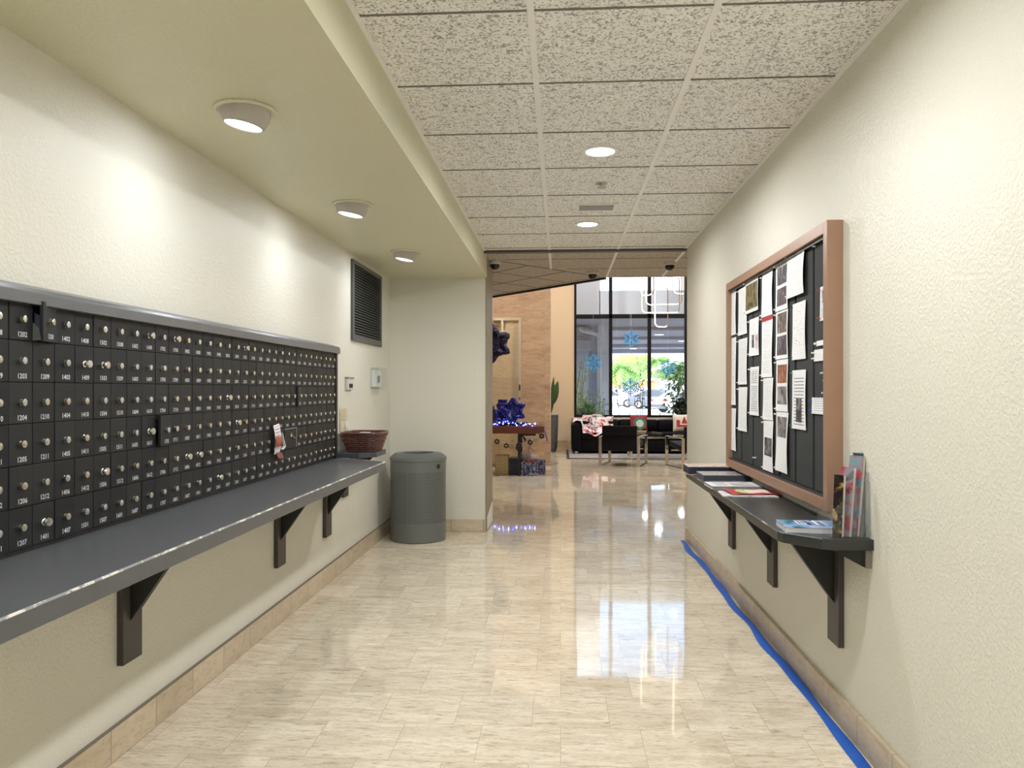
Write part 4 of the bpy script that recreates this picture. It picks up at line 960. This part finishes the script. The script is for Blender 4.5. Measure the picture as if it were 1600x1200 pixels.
# stars on the table
BLT = NT('bright_blue_tinsel'); nn = BLT.noise(BLT.world(), 70, 2, .6); BLT.col(BLT.ramp(nn, [(.4, (.004, .005, .10)), (.55, (.01, .015, .26)), (.68, (.22, .24, .65))])); BLT.rough(.25); BLT.b.inputs['Metallic'].default_value = .4; BLT.bump(nn, .6, .01)
t = tinsel_star((-.735, 11.9, .985), .19, .03, 'table_star', 'blue tinsel star standing on the right of the console table', 'star decoration', BLT.m)
part('stand', MB().box(-.80, -.67, 11.87, 11.93, .757, .775), M['black'], t)
part('inner_fan', MB().prism([(-.735+p[0]*.8, .985+p[1]*.8) for p in star_pts(.18, .11)], 'y', 11.91, 11.925), BLT.m, t)
t = tinsel_star((-.90, 11.80, .92), .13, .025, 'table_star', 'smaller blue tinsel star on the left of the taller star', 'star decoration', BLT.m)
part('stand', MB().box(-.95, -.85, 11.78, 11.82, .757, .775), M['black'], t)
t = thing('gift_hat_box', 'dark blue cylinder decoration behind the small blue star', 'decoration', (-.905, 11.98, .757))
part('body', MB().lathe([(.085, 0), (.085, .27), (.10, .275), (.10, .33), (.075, .345), (.075, .40), (.001, .40)], (-.905, 11.98, .757), 20, cap=False), BLT.m, t, smooth='auto')
part('silver_panel', MB().box(-.83, -.77, 11.845, 11.855, .84, .99), plain('silver_card', (.55, .52, .62), .3, .4), t)
t = thing('bottle', 'dark bottle at the left of the blue table decorations', 'bottle', (-1.03, 11.80, .757))
part('body', MB().lathe([(.036, 0), (.038, .01), (.038, .17), (.03, .21), (.014, .25), (.013, .30), (.001, .30)], (-1.03, 11.80, .757), 20, cap=False), plain('dark_bottle_glass', (.01, .01, .02), .08), t, smooth=True)
part('cap', MB().cyl((-1.03, 11.80, 1.055), .016, .035, n=14), M['nickel'], t)
t = thing('string_lights', 'glowing blue and white string lights lying along the console table top', 'string lights', (-.8, 11.75, .757))
pts = [(-1.25+.9*i/60, 11.70+.07*math.sin(i*.9)+.04*math.sin(i*2.3), .768+.010*math.sin(i*1.7)+(.03*math.exp(-((i-30)/9)**2))) for i in range(61)]
part('wire', MB().tube(pts, .006, 6), plain('blue_wire', (.02, .02, .30), .4), t)
BW = emit('blue_white_bulb', (.55, .65, 1.0), 7); BB = emit('blue_bulb', (.05, .08, 1.0), 10)
for i in range(0, 60, 2):
    p = pts[i]; part('bulb', MB().sphere((p[0]+random.uniform(-.02, .02), p[1]-.02, p[2]+random.uniform(0, .03)), .009, 8, 6), BW if i % 4 == 0 else BB, t, smooth=True)
part('tinsel_bed', MB().tube([(p[0], p[1]+.06, p[2]+.012+.02*math.sin(k*2.2)) for k, p in enumerate(pts[8:50])], .018, 6), BLT.m, t, smooth=True)
# banner of star medallions
t = thing('star_garland', 'paper garland of star medallions hung along the front of the console table', 'garland', (-.7, 11.58, .5))
ys = 11.585
med = [(776.5, 689.8), (791, 696.3), (798.5, 697.3), (810.6, 696.3), (820, 695.6), (828.4, 691.3), (837.5, 686.3), (846.5, 681.3)]
def atY(Y, px, py):
    k = (px-800)/1200; X = (k*Y*cp-Y*sp_)/(cp+k*sp_); d = -X*sp_+Y*cp; return X, 1.31-(py-609)*d/1200
navy = plain('navy_card', (.015, .018, .05), .6); tanc = plain('gold_card', (.50, .38, .18), .5); whc = plain('cream_card', (.7, .64, .52), .6); brn = plain('maroon_card', (.16, .07, .06), .6)
mp = [atY(ys, a, b) for a, b in med]
part('string', MB().tube([(mp[0][0]-.12, ys, mp[0][1]+.14)]+[(x, ys+.004, zz_+.03) for x, zz_ in mp]+[(-.255, ys, .665)], .002, 5), M['paper'], t)
for i, (x, zz_) in enumerate(mp):
    bg, fg = [(None, navy), (None, navy), (None, tanc), (brn, navy), (tanc, whc), (None, navy), (tanc, whc), (tanc, navy)][i]
    if bg: part('backing_card', MB().prism([(x+.046*math.cos(a*PI/4+PI/8), zz_+.052*math.sin(a*PI/4+PI/8)) for a in range(8)], 'y', ys, ys+.002), bg, t)
    part('star', hexagram(MB(), (x, ys-.003, zz_), .042, .012, .002), fg, t)
solo('blue_ribbon', MB().grid(lambda a, b: (-.245+.05*b+.014*(a-.5), 11.60-.01*math.sin(b*3), .69-.16*b+.01*a), 2, 8), plain('blue_ribbon_satin', (.05, .06, .5), .3), 'short blue ribbon hanging off the right end of the console table', 'ribbon')
# gifts
def m_pat(name, base, ink, sc, lo=.50, hi=.54, dist=1.5, rot=0):
    t = NT(name); n = t.noise(t.obj(), sc, 2, .5, dist); t.col(t.mix(t.ramp(n, [(lo, 0), (hi, 1)]), base, ink)); t.rough(.35); return t.m
def m_maze(name, base, ink):
    t = NT(name); br = t.node('TexBrick'); sp = t.node('SeparateXYZ'); t.link(t.obj(), sp.inputs[0]); cb = t.node('CombineXYZ'); t.link(sp.outputs[0], cb.inputs[0]); t.link(sp.outputs[2], cb.inputs[1]); t.link(cb.outputs[0], br.inputs[0])
    br.inputs['Scale'].default_value = 1; br.inputs['Brick Width'].default_value = .09; br.inputs['Row Height'].default_value = .028; br.inputs['Mortar Size'].default_value = .0035
    for k in ('Color1', 'Color2'): br.inputs[k].default_value = tuple(base)+(1,)
    br.inputs['Mortar'].default_value = tuple(ink)+(1,); t.col(br.outputs[0]); t.rough(.5); return t.m
def gift(x0, x1, y0, y1, z0, h, mat, label, ribbon=None, bow=None, name='gift_box'):
    t = thing(name, label, 'gift', ((x0+x1)/2, (y0+y1)/2, z0), 0, 'gift boxes under the console table')
    part('box', MB().box(x0, x1, y0, y1, z0, z0+h-.02), mat, t, bevel=.003)
    part('lid', MB().box(x0-.004, x1+.004, y0-.004, y1+.004, z0+h-.035, z0+h), mat, t, bevel=.003)
    if bow:
        mb = MB(); cx_, cy_ = (x0+x1)/2, (y0+y1)/2
        for k in range(8):
            a = k*PI/4; loop = [(cx_+math.cos(a)*r_, y0+.02+math.sin(a)*r_*.5, z0+h+zz_) for r_, zz_ in ((0, .01), (.04, .035), (.075, .04), (.08, .02), (.04, .006))]
            mb.tube(loop, .010, 6, flat=.3)
        part('bow', mb, bow, t, smooth=True)
    return t
gift(-1.005, -.80, 11.74, 12.0, 0, .30, m_maze('cream_maze_paper', (.52, .42, .22), (.22, .15, .06)), 'tall cream gift box with a maze pattern, leftmost under the console table')
gift(-.785, -.60, 11.78, 12.1, 0, .255, plain('navy_gift_paper', (.010, .012, .055), .3), 'plain dark navy gift box between the cream box and the blue print box')
gift(-.60, -.345, 11.66, 11.88, 0, .20, m_pat('blue_print_paper', (.015, .025, .16), (.35, .40, .48), 22), 'blue and white printed gift box with a red bow, frontmost under the table', bow=plain('red_bow', (.38, .02, .03), .4))
gift(-.40, -.235, 11.90, 12.1, 0, .225, m_pat('blue_snow_paper', (.02, .025, .14), (.38, .36, .50), 30), 'small blue gift box with pale print, rightmost under the console table')
t = thing('wrapped_basket', 'clear cellophane wrapped basket standing on the gift boxes', 'gift basket', (-.52, 11.95, .20))
t.location = (-.52, 11.96, .0); ROOT[t.name] = Vector((-.52, 11.96, 0))
part('basket', MB().lathe([(.09, 0), (.12, .18), (.125, .20), (.10, .20), (.001, .03)], (-.50, 11.99, 0), 20, cap=False), plain('white_basket', (.55, .52, .50), .5), t, smooth=True)
mb = MB(); 
for k in range(14):
    a0, a1 = 2*PI*k/14, 2*PI*(k+1)/14
    for (r0, z0_), (r1, z1_) in (((.12, .2), (.14, .30)), ((.14, .30), (.03, .42)), ((.03, .42), (.10, .56))):
        q0, q1 = 1+.22*(k % 2), 1+.22*((k+1) % 2)
        mb.add([(-.50+r0*q0*math.cos(a0), 11.98+r0*q0*.6*math.sin(a0), z0_), (-.50+r0*q1*math.cos(a1), 11.98+r0*q1*.6*math.sin(a1), z0_), (-.50+r1*q1*math.cos(a1), 11.98+r1*q1*.6*math.sin(a1), z1_), (-.50+r1*q0*math.cos(a0), 11.98+r1*q0*.6*math.sin(a0), z1_)], [(0, 1, 2, 3)])
part('cellophane', mb, glassy('cellophane', (.90, .88, .90), 1.6, .05, .10), t)
part('tissue', MB().sphere((-.50, 11.98, .25), .11, 14, 8, (1.15, .6, .55)), plain('white_tissue', (.62, .58, .60), .7, bump=.5), t, smooth=True)
part('pink_ribbon', MB().tube([(-.51, 11.90, .40), (-.55, 11.90, .50), (-.48, 11.9, .54), (-.46, 11.9, .46), (-.50, 11.9, .38), (-.45, 11.9, .30)], .007, 6), plain('dusty_pink_ribbon', (.45, .20, .20), .5), t)
t = thing('pennant', 'dark triangular pennant on a stick beside the table leg', 'pennant', (-.66, 11.78, .255))
part('flag', MB().prism([(-.70, .42), (-.63, .46), (-.635, .34)], 'y', 11.775, 11.78).prism([(-.60, .63), (-.53, .56), (-.545, .50)], 'y', 11.775, 11.78), navy, t)
part('stick', MB().tube([(-.655, 11.79, .256), (-.64, 11.79, .60)], .005, 6), M['black'], t)
# planter with paddle leaf
t = thing('potted_plant', 'tall grey textured planter with a big dark green paddle leaf beyond the pier', 'potted plant', (-.17, 16.35, 0))
GP = plain('grey_textured_planter', (.10, .10, .115), .7, var=.4, bump=.8, bscale=18)
part('planter', MB().lathe([(.10, 0), (.13, .10), (.15, .60), (.155, .78), (.12, .78), (.001, .72)], (-.20, 16.35, 0), 28, cap=False), GP, t, smooth='auto')
part('rim', MB().lathe([(.158, .775), (.165, .785), (.165, .815), (.12, .815), (.12, .775)], (-.20, 16.35, 0), 28, cap=False), plain('pale_rim', (.6, .58, .55), .5), t, smooth='auto')
GR = NT('paddle_leaf_green'); GR.col(GR.mix(GR.noise(GR.obj(), 6, 3), (.022, .055, .018), (.05, .10, .03))); GR.rough(.35)
def paddle(base, tip, w, bend):
    base, tip = Vector(base), Vector(tip); d = tip-base; s_ = d.cross(Vector((0, 1, 0))).normalized()
    return MB().grid(lambda a, b: base+d*b+s_*((a-.5)*2*w*math.sin(PI*min(1, b**.75))**.8)+Vector((0, 1, 0))*(bend*(a-.5)**2*2-.05*math.sin(PI*b)), 8, 14)
part('stem', MB().tube([(-.2, 16.35, .75), (-.20, 16.33, .95), (-.165, 16.3, 1.08)], .012, 6), GR.m, t)
part('leaf', paddle((-.19, 16.3, .98), (-.055, 16.28, 1.50), .085, .05), GR.m, t, smooth=True)
part('leaf', paddle((-.21, 16.36, .80), (-.145, 16.33, 1.60), .05, .03), GR.m, t, smooth=True)
part('leaf', paddle((-.25, 16.4, .80), (-.40, 16.45, 1.45), .09, .04), GR.m, t, smooth=True)
# leaf clusters
def foliage(mb, c, rad, n, size, droop=.3, flat=1.0):
    for _ in range(n):
        while True:
            p = Vector((random.uniform(-1, 1), random.uniform(-1, 1), random.uniform(-1, 1)))
            if p.length <= 1: break
        p = Vector(c)+Vector((p.x*rad[0], p.y*rad[1], p.z*rad[2])); d = Vector((random.gauss(0, 1), random.gauss(0, 1), random.gauss(-droop, .6))).normalized()
        s_ = d.orthogonal().normalized(); s_.rotate(Matrix.Rotation(random.uniform(0, 6.28), 3, d)); L = size*random.uniform(.6, 1.3); w_ = L*.22
        mid = p+d*L*.5+Vector((0, 0, L*.06)); mb.add([p, mid+s_*w_, p+d*L, mid-s_*w_], [(0, 1, 2, 3)])
    return mb
DKG = plain('dark_plant_green', (.020, .035, .022), .5, var=.3)
t = thing('potted_plant', 'dark leafy plant standing behind the sofa at the right edge of the window', 'potted plant', (2.60, 16.76, 0))
part('pot', MB().lathe([(.09, 0), (.14, .62), (.13, .62), (.001, .58)], (2.60, 16.76, .014), 20, cap=False), plain('dark_pot', (.04, .035, .03), .5), t, smooth='auto')
part('foliage', foliage(MB(), (2.60, 16.74, .90), (.17, .15, .27), 420, .10), DKG, t)
part('stem', MB().tube([(2.60, 16.76, .58), (2.60, 16.74, .8)], .014, 6), M['bracket'], t)
# chandelier: interlocking rounded rectangular light loops
LED = emit('warm_led_strip', (1.0, .88, .68), 2.0); BRZ = plain('champagne_metal', (.55, .40, .25), .3, .8)
t = thing('loop_chandelier', 'hanging chandelier of interlocked glowing rounded rectangles in the lobby', 'chandelier', (1.95, 11.5, LH))
def loop(cx_, cy_, cz, w_, h_, ang, r=.07, th=.0085):
    pts = []
    for qx, qz, a0 in ((1, 1, 0), (-1, 1, 90), (-1, -1, 180), (1, -1, 270)):
        for k in range(6):
            a = math.radians(a0+k*18); pts.append((qx*(w_/2-r)+r*math.cos(a), 0, qz*(h_/2-r)+r*math.sin(a)))
    R = Matrix.Translation((cx_, cy_, cz)) @ Matrix.Rotation(math.radians(ang), 4, 'Z')
    out = [R @ Vector(p) for p in pts]; n_ = Vector((math.sin(math.radians(ang)), -math.cos(math.radians(ang)), 0))
    part('metal_loop', MB().tube([p-n_*.010 for p in out], th, 6, closed=True), BRZ, t, smooth=True)
    part('led_strip', MB().tube([p+n_*.006 for p in out[3:21]], th*.8, 6), LED, t, smooth=True)
for a in ((1.48, 11.5, 2.72, .56, .54, 4), (1.56, 11.75, 2.84, .53, .48, -8), (1.505, 11.6, 2.555, .23, .61, 24), (1.74, 11.45, 3.25, .24, 1.05, 38), (1.30, 11.65, 3.1, .24, .74, -50)): loop(*a)
for x, y, z0_ in ((1.48, 11.5, 2.99), (1.56, 11.75, 3.08), (1.505, 11.6, 2.86), (1.74, 11.45, 3.775), (1.30, 11.65, 3.47)): part('cable', MB().cyl((x, y, z0_), .003, LH-z0_-.02, n=6), M['black'], t)
part('canopy', MB().cyl((1.58, 11.58, LH-.03), .32, .03, n=32), BRZ, t)
# snowflakes hung inside the glass
SNB = plain('glitter_blue_snowflake', (.10, .42, .95), .5, var=.25)
def snow(px, py, rpx, label, Y=16.9):
    X, Z = atY(Y, px, py); r = rpx*Y/1200; t = thing('snowflake', label, 'snowflake decoration', (X, Y, Z), 0, 'blue snowflakes in the window')
    mb = MB()
    for k in range(6):
        a = k*PI/3+PI/6; u = Vector((math.cos(a), 0, math.sin(a))); v_ = Vector((-math.sin(a), 0, math.cos(a))); c_ = Vector((X, Y, Z))
        mb.bar(c_, c_+u*r, r*.09, .006, (0, 1, 0))
        for f, l in ((.38, .36), (.58, .34), (.78, .24)):
            for s in (-1, 1): mb.bar(c_+u*r*f, c_+u*r*(f+l*.62)+v_*s*r*l*.75, r*.075, .006, (0, 1, 0))
    for rr in (.28, .5, .74):
        q = [Vector((X+r*rr*math.cos(k*PI/3), Y, Z+r*rr*math.sin(k*PI/3))) for k in range(6)]
        for k in range(6): mb.bar(q[k], q[(k+1) % 6], r*.07, .006, (0, 1, 0))
    part('flake', mb, SNB, t); part('thread', MB().cyl((X, Y, Z+r*.9), .0015, WZ1-Z-r*.9, n=5), M['paper'], t)
snow(927, 567, 13.5, 'blue snowflake decoration in the left window pane'); snow(986.5, 529, 13.5, 'blue snowflake decoration, highest one, in the middle pane'); snow(985, 605, 14.5, 'blue snowflake decoration low in the middle window pane', 16.84); snow(1043.5, 574, 13.5, 'blue snowflake decoration in the right window pane')

# ================================================================== OUTSIDE
struct('ground_terrace', MB().box(-8, 14, 17.2, 33, -.15, -.02), plain('terrace_concrete', (.68, .68, .68), .9)).name = 'floor_terrace'
struct('floor_road', MB().box(-60, 80, 33, 130, -.2, -.05), plain('bleached_concrete_road', (.72, .72, .73), .9))
CAN = plain('grey_canopy_soffit', (.46, .46, .50), .85)
struct('trim_canopy_soffit', MB().box(-6, 14, 18.2, 33, 3.02, 3.18), CAN)
struct('trim_canopy_beams', MB().box(-6, 14, 21, 21.3, 2.93, 3.02).box(-6, 14, 25, 25.35, 2.93, 3.02).box(-6, 14, 29, 29.4, 2.90, 3.02).box(-6, 14, 32.7, 33, 2.86, 3.02), plain('canopy_beam', (.36, .36, .40), .85))
FAS = plain('pale_blue_fascia', (.86, .88, .95), .8, var=.02)
struct('wall_canopy_parapet', MB().box(.9, 14, 18.0, 18.2, 2.99, 3.62), FAS)
struct('wall_outside_left', MB().box(-2.5, .92, 18.0, 18.25, 2.99, 5.6).box(-2.5, -.3, 18.0, 18.25, 0, 2.99), FAS)
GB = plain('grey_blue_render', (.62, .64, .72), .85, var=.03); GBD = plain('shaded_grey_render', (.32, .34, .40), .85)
struct('wall_outside_column', MB().box(.98, 1.32, 20.2, 20.6, 0, 3.02), plain('pale_column', (.74, .76, .84), .85))
struct('wall_outside_mass', MB().box(-1.5, .75, 20.6, 21.0, 0, 3.0), GB)
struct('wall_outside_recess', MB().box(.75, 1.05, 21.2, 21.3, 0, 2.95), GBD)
solo('duct', MB().box(.30, .80, 20.1, 20.5, 2.35, 2.60).box(.30, .62, 20.15, 20.55, 2.72, 2.92), plain('grey_duct', (.42, .44, .50), .7), 'grey box ducts under the canopy at the left of the window view', 'duct', bevel=.01)
solo('downpipe', MB().tube([(.48, 19.6, 2.90), (.55, 19.6, 2.82), (.92, 19.6, 2.72), (.99, 19.6, 2.62), (.99, 19.6, .02-.02)], .05, 10), plain('white_pipe', (.66, .68, .72), .5), 'pale downpipe with an elbow outside the left window pane', 'pipe', smooth=True)
for i, (px, py, z_) in enumerate(((1030, 523, 0), (1010.5, 531, 0), (998, 539, 0), (989.5, 544.5, 0), (1066, 533, 0))):
    d = 1200*(3.02-1.31)/(609-py); X, _ = atY(d, px, py)
    t = thing('canopy_light', ['largest and nearest round light under the outdoor canopy', 'second round light under the outdoor canopy, left of the nearest', 'third round light under the outdoor canopy', 'farthest round light under the outdoor canopy', 'faint round light under the canopy at the right window edge'][i], 'ceiling light', (X, d, 3.02), 0, 'lights under the outdoor canopy')
    area((X, d, 2.985), .13, 9, COOL); part('lens', MB().cyl((X, d, 3.0), .13, .018, n=20), M['lens'], t); part('rim', MB().lathe([(.13, 0), (.16, 0), (.16, -.02), (.13, -.02)], (X, d, 3.02), 20, cap=False), M['white'], t)
def m_leaf(name, col, var=.35):
    t = NT(name); t.n.remove(t.b); nz = t.noise(t.world(), 3, 3); c = t.mix(nz, tuple(x*(1-var) for x in col), tuple(min(1, x*(1+var)) for x in col))
    d = t.node('BsdfDiffuse'); tr = t.node('BsdfTranslucent'); mx = t.node('MixShader'); mx.inputs[0].default_value = .45
    t.link(c, d.inputs[0]); t.link(c, tr.inputs[0]); t.link(d.outputs[0], mx.inputs[1]); t.link(tr.outputs[0], mx.inputs[2]); t.link(mx.outputs[0], t.n['Material Output'].inputs[0]); MATS[name] = t.m; return t.m
LF1 = m_leaf('yellow_green_leaf', (.50, .58, .20)); LF2 = m_leaf('fresh_green_leaf', (.32, .52, .18)); LF3 = m_leaf('deep_green_leaf', (.20, .32, .13)); STK = plain('bamboo_stem', (.20, .17, .13), .6)
def stems(x, y, h, n, sp, label, leafmat, nleaf, lsz, name='bamboo_clump', leaf_z=(.4, 1.0), spread=(.35, .25)):
    t = thing(name, label, 'plant', (x, y, -.02)); mb = MB(); lb = MB()
    for i in range(n):
        bx, by = x+random.uniform(-sp, sp), y+random.uniform(-sp, sp)*.6; dx, dy = random.uniform(-.22, .22)*h*.5, random.uniform(-.1, .1); hh = h*random.uniform(.75, 1.05)
        q = [(bx+dx*f*f, by+dy*f, -.02+hh*f) for f in (0, .25, .5, .75, 1)]; mb.tube(q, [.010, .009, .007, .005, .003], 5)
        for _ in range(nleaf//n):
            f = random.uniform(*leaf_z); c_ = (bx+dx*f*f, by+dy*f, -.02+hh*f); foliage(lb, c_, (spread[0]*.5, spread[1]*.5, .12), 1, lsz, .6)
    part('stems', mb, STK, t); part('foliage', lb, leafmat, t); return t
stems(.62, 18.9, 1.35, 14, .28, 'yellow green bushy bamboo outside the left window pane', LF1, 420, .10, leaf_z=(.35, 1.0), spread=(.5, .4))
stems(.45, 19.3, 2.15, 9, .2, 'taller light green bamboo behind it at the far left of the window', LF1, 260, .10, leaf_z=(.45, 1.0), spread=(.5, .4))
stems(.95, 18.6, 1.1, 7, .15, 'small fresh green bamboo near the left mullion', LF2, 140, .10, spread=(.3, .3))
stems(1.75, 18.8, 1.75, 9, .30, 'thin nearly bare stalks outside the middle window pane', STK, 60, .10, leaf_z=(.5, 1.0), spread=(.2, .2), name='bare_stalks')
stems(2.80, 18.7, 1.95, 8, .22, 'green bush with white light through it outside the right window edge', LF3, 380, .12, leaf_z=(.45, 1.0), spread=(.62, .4))
solo('agave', foliage(MB(), (.62, 18.0, .78), (.16, .10, .05), 60, .22, -.5), LF3, 'low spiky dark plant at the window foot, left pane', 'plant')
solo('planter_box', MB().box(.30, 1.05, 17.8, 18.2, -.02, .72), plain('outdoor_planter', (.25, .25, .26), .8), 'low outdoor planter box under the left pane', 'planter', bevel=.01)
solo('handrail', MB().tube([(.34, 17.7, .0), (.34, 17.7, .90), (.50, 17.7, .80), (.50, 17.7, .0)], .018, 8), M['black'], 'short black handrail at the lower left corner of the window', 'handrail')
# trees
def palm(x, y, h, cr, label, mat, name='palm_tree', group='trees beyond the road'):
    t = thing(name, label, 'tree', (x, y, -.05), 0, group); part('trunk', MB().tube([(x, y, -.05), (x+.1, y, h*.5), (x, y, h)], [.22, .16, .14], 8), plain('pale_trunk', (.45, .40, .33), .8), t)
    mb = MB()
    for k in range(18):
        a = 2*PI*k/18+random.uniform(-.1, .1); up = random.uniform(.1, .9); L = cr*random.uniform(.8, 1.1); prev = None
        for i in range(10):
            f = i/9; p = Vector((x+math.cos(a)*L*f, y+math.sin(a)*L*f, h+up*L*f-L*.95*f*f)); side_ = Vector((-math.sin(a), math.cos(a), 0))
            if prev is not None:
                w_ = L*.26*math.sin(PI*(f*.85+.08))
                for s in (-1, 1): mb.add([prev, p, p+side_*s*w_+Vector((0, 0, -w_*.7)), prev+side_*s*w_*.7+Vector((0, 0, -w_*.8))], [(0, 1, 2, 3)])
            prev = p
    part('fronds', mb, mat, t); return t
def tree(x, y, h, r, label, mat, n=900, sz=.5, group='trees beyond the road', trunk=.18):
    t = thing('leafy_tree', label, 'tree', (x, y, -.05), 0, group); part('trunk', MB().tube([(x, y, -.05), (x, y, h*.6), (x+.2, y, h*.85)], [trunk, trunk*.8, trunk*.5], 8), plain('tree_bark', (.28, .22, .17), .85), t)
    mb = MB()
    for k in range(7): foliage(mb, (x+random.uniform(-.5, .5)*r, y+random.uniform(-.4, .4)*r, h*.78+random.uniform(-.25, .25)*r), (r*.62, r*.6, r*.42), n//7, sz, .1)
    part('foliage', mb, mat, t); return t
def gx(px, Y): return atY(Y, px, 609)[0]
palm(gx(972, 72), 72, 3.4, 2.6, 'palm tree at the left of the middle window pane', LF2)
palm(gx(1024, 80), 80, 4.3, 2.2, 'palm tree seen in the right window pane', LF2)
palm(gx(995, 92), 92, 5.0, 2.6, 'taller pale palm between the two nearer palms', LF1)
tree(gx(988, 105), 105, 5.6, 3.4, 'yellow green tree behind the palms in the middle pane', LF1, 1400, .6)
tree(gx(968, 84), 84, 3.6, 2.0, 'small bushy tree at the left of the middle pane', LF1, 900, .5)
tree(gx(1035, 95), 95, 5.0, 2.4, 'light green tree behind the parked cars in the right pane', LF2, 1000, .55)
tree(gx(1062, 48), 48, 3.0, 1.1, 'bushy green tree near the right edge of the window', LF3, 900, .32)
HG = plain('green_hedge', (.16, .24, .09), .8, var=.4)
mb = MB(); foliage(mb, (gx(1010, 78), 78, .35), (7, .5, .55), 2600, .35)
solo('hedge', mb, HG, 'low green hedge behind the parked cars', 'hedge')
t = thing('building', 'orange terracotta building across the road behind the trees', 'building', (6, 112, 0))
OR = plain('orange_render', (.70, .33, .14), .85, var=.05); part('walls', MB().box(gx(945, 110), gx(1064, 110), 110, 118, -.05, 2.6), OR, t)
part('roof_band', MB().box(gx(944, 110)-.1, gx(1065, 110), 109.8, 118, 2.6, 2.9), plain('pale_band', (.72, .66, .6), .8), t)
for k in range(5):
    x = gx(958+22*k, 110); part('window', MB().box(x, x+.9, 109.93, 110.0, .8, 1.9), plain('far_window', (.5, .55, .6), .3), t)
t = thing('building', 'white low structure at the upper right of the window view', 'building', (8, 62, 0)); part('walls', MB().box(gx(1056, 60), gx(1110, 60), 60, 70, -.05, 2.1), plain('white_render', (.78, .78, .78), .85), t)
part('sloping_roof', MB().add([(gx(1038, 60), 60, 3.1), (gx(1110, 60), 60, 4.6), (gx(1110, 60), 70, 4.6), (gx(1038, 60), 70, 3.1), (gx(1038, 60), 60, 3.0), (gx(1110, 60), 60, 4.3), (gx(1110, 60), 70, 4.3), (gx(1038, 60), 70, 3.0)], [(0,1,2,3),(4,5,6,7),(0,1,5,4),(1,2,6,5),(2,3,7,6),(3,0,4,7)]), plain('white_render', (.78, .78, .78), .85), t)
for x in (gx(1060, 60.5), gx(1068, 60.5)): part('post', MB().box(x, x+.15, 60.2, 60.4, -.05, 3.2), plain('white_render', (.78, .78, .78), .85), t)
# cars: lofted body, greenhouse, wheels
def car(label, cx_, cy_, ang, paint, L=4.5, W_=1.8, Hh=1.42, suv=0):
    t = thing('car', label, 'car', (0, 0, 0), 0, 'cars parked across the road'); hl = L/2
    low = [(-hl, .35), (-hl+.05, .68), (-hl+.35, .80), (-hl*.45, .90), (hl*.55, .92), (hl-.12, .88), (hl, .70), (hl-.02, .35), (hl*.72, .20), (-hl*.75, .20)]
    mb = MB().prism(low, 'y', -W_/2, W_/2); part('body', mb, paint, t, bevel=.05, smooth='auto')
    top = [(-hl*.42, .88), (-hl*.10, Hh-.04), (hl*.12, Hh), (hl*.42, Hh-.06), (hl*.80, .90)] if not suv else [(-hl*.45, .88), (-hl*.22, Hh-.04), (hl*.2, Hh), (hl*.82, Hh-.06), (hl*.93, .90)]
    part('roof', MB().prism(top, 'y', -W_/2+.14, W_/2-.14), paint, t, bevel=.04, smooth='auto')
    gl = [(x*.93+.02, .91 if z_ < 1 else z_-.07) for x, z_ in top]
    part('side_glass', MB().prism(gl, 'y', -W_/2+.125, -W_/2+.139).prism(gl, 'y', W_/2-.139, W_/2-.125), plain('car_glass', (.10, .12, .14), .1), t)
    for x in (-hl*.62, hl*.60):
        for s in (-1, 1):
            w_ = part('wheel', MB().lathe([(.30, -.10), (.33, -.08), (.33, .08), (.30, .10), (.001, .10)], (x, s*(W_/2-.09), .33), 20, 'y'), plain('tyre', (.03, .03, .03), .8), t, smooth='auto'); w_['x'] = 0; del w_['x']
            part('hubcap', MB().cyl((x, s*(W_/2+.008), .33), .19, .006*s, 'y', 16), M['nickel'], t)
    part('tail_lamp', MB().box(hl-.16, hl+.005, -W_/2+.02, -W_/2+.35, .66, .80).box(hl-.16, hl+.005, W_/2-.35, W_/2-.02, .66, .80), plain('red_lamp', (.55, .04, .05), .3), t)
    part('head_lamp', MB().box(-hl+.0, -hl+.25, -W_/2+.03, -W_/2+.35, .58, .70).box(-hl, -hl+.25, W_/2-.35, W_/2-.03, .58, .70), M['white'], t)
    part('bumper', MB().box(hl-.1, hl+.03, -W_/2+.1, W_/2-.1, .30, .50).box(-hl-.03, -hl+.1, -W_/2+.1, W_/2-.1, .28, .46), plain('bumper_grey', (.12, .12, .13), .5), t, bevel=.02)
    t.location = (cx_, cy_, -.05); t.rotation_euler = (0, 0, math.radians(ang)); return t
GRY = plain('grey_car_paint', (.16, .18, .21), .25, .4); WHT = plain('white_car_paint', (.66, .67, .70), .3); PNK = plain('silver_pink_paint', (.55, .42, .42), .3, .2)
car('grey sedan parked at an angle in the right window pane', gx(1032, 55), 55, 152, GRY, 4.3)
car('white car with a red tail lamp at the right edge of the window', gx(1077, 47), 47, 205, WHT, 4.4)
car('white car parked at the left of the middle window pane', gx(952, 60), 60, 178, WHT, 4.3)
car('small silver pink hatchback in the middle pane between mullion and snowflake', gx(977, 66), 66, 100, PNK, 3.9, suv=1)
car('white boxy car parked left of the right mullion', gx(1000, 71), 71, 95, WHT, 4.2, Hh=1.55, suv=1)
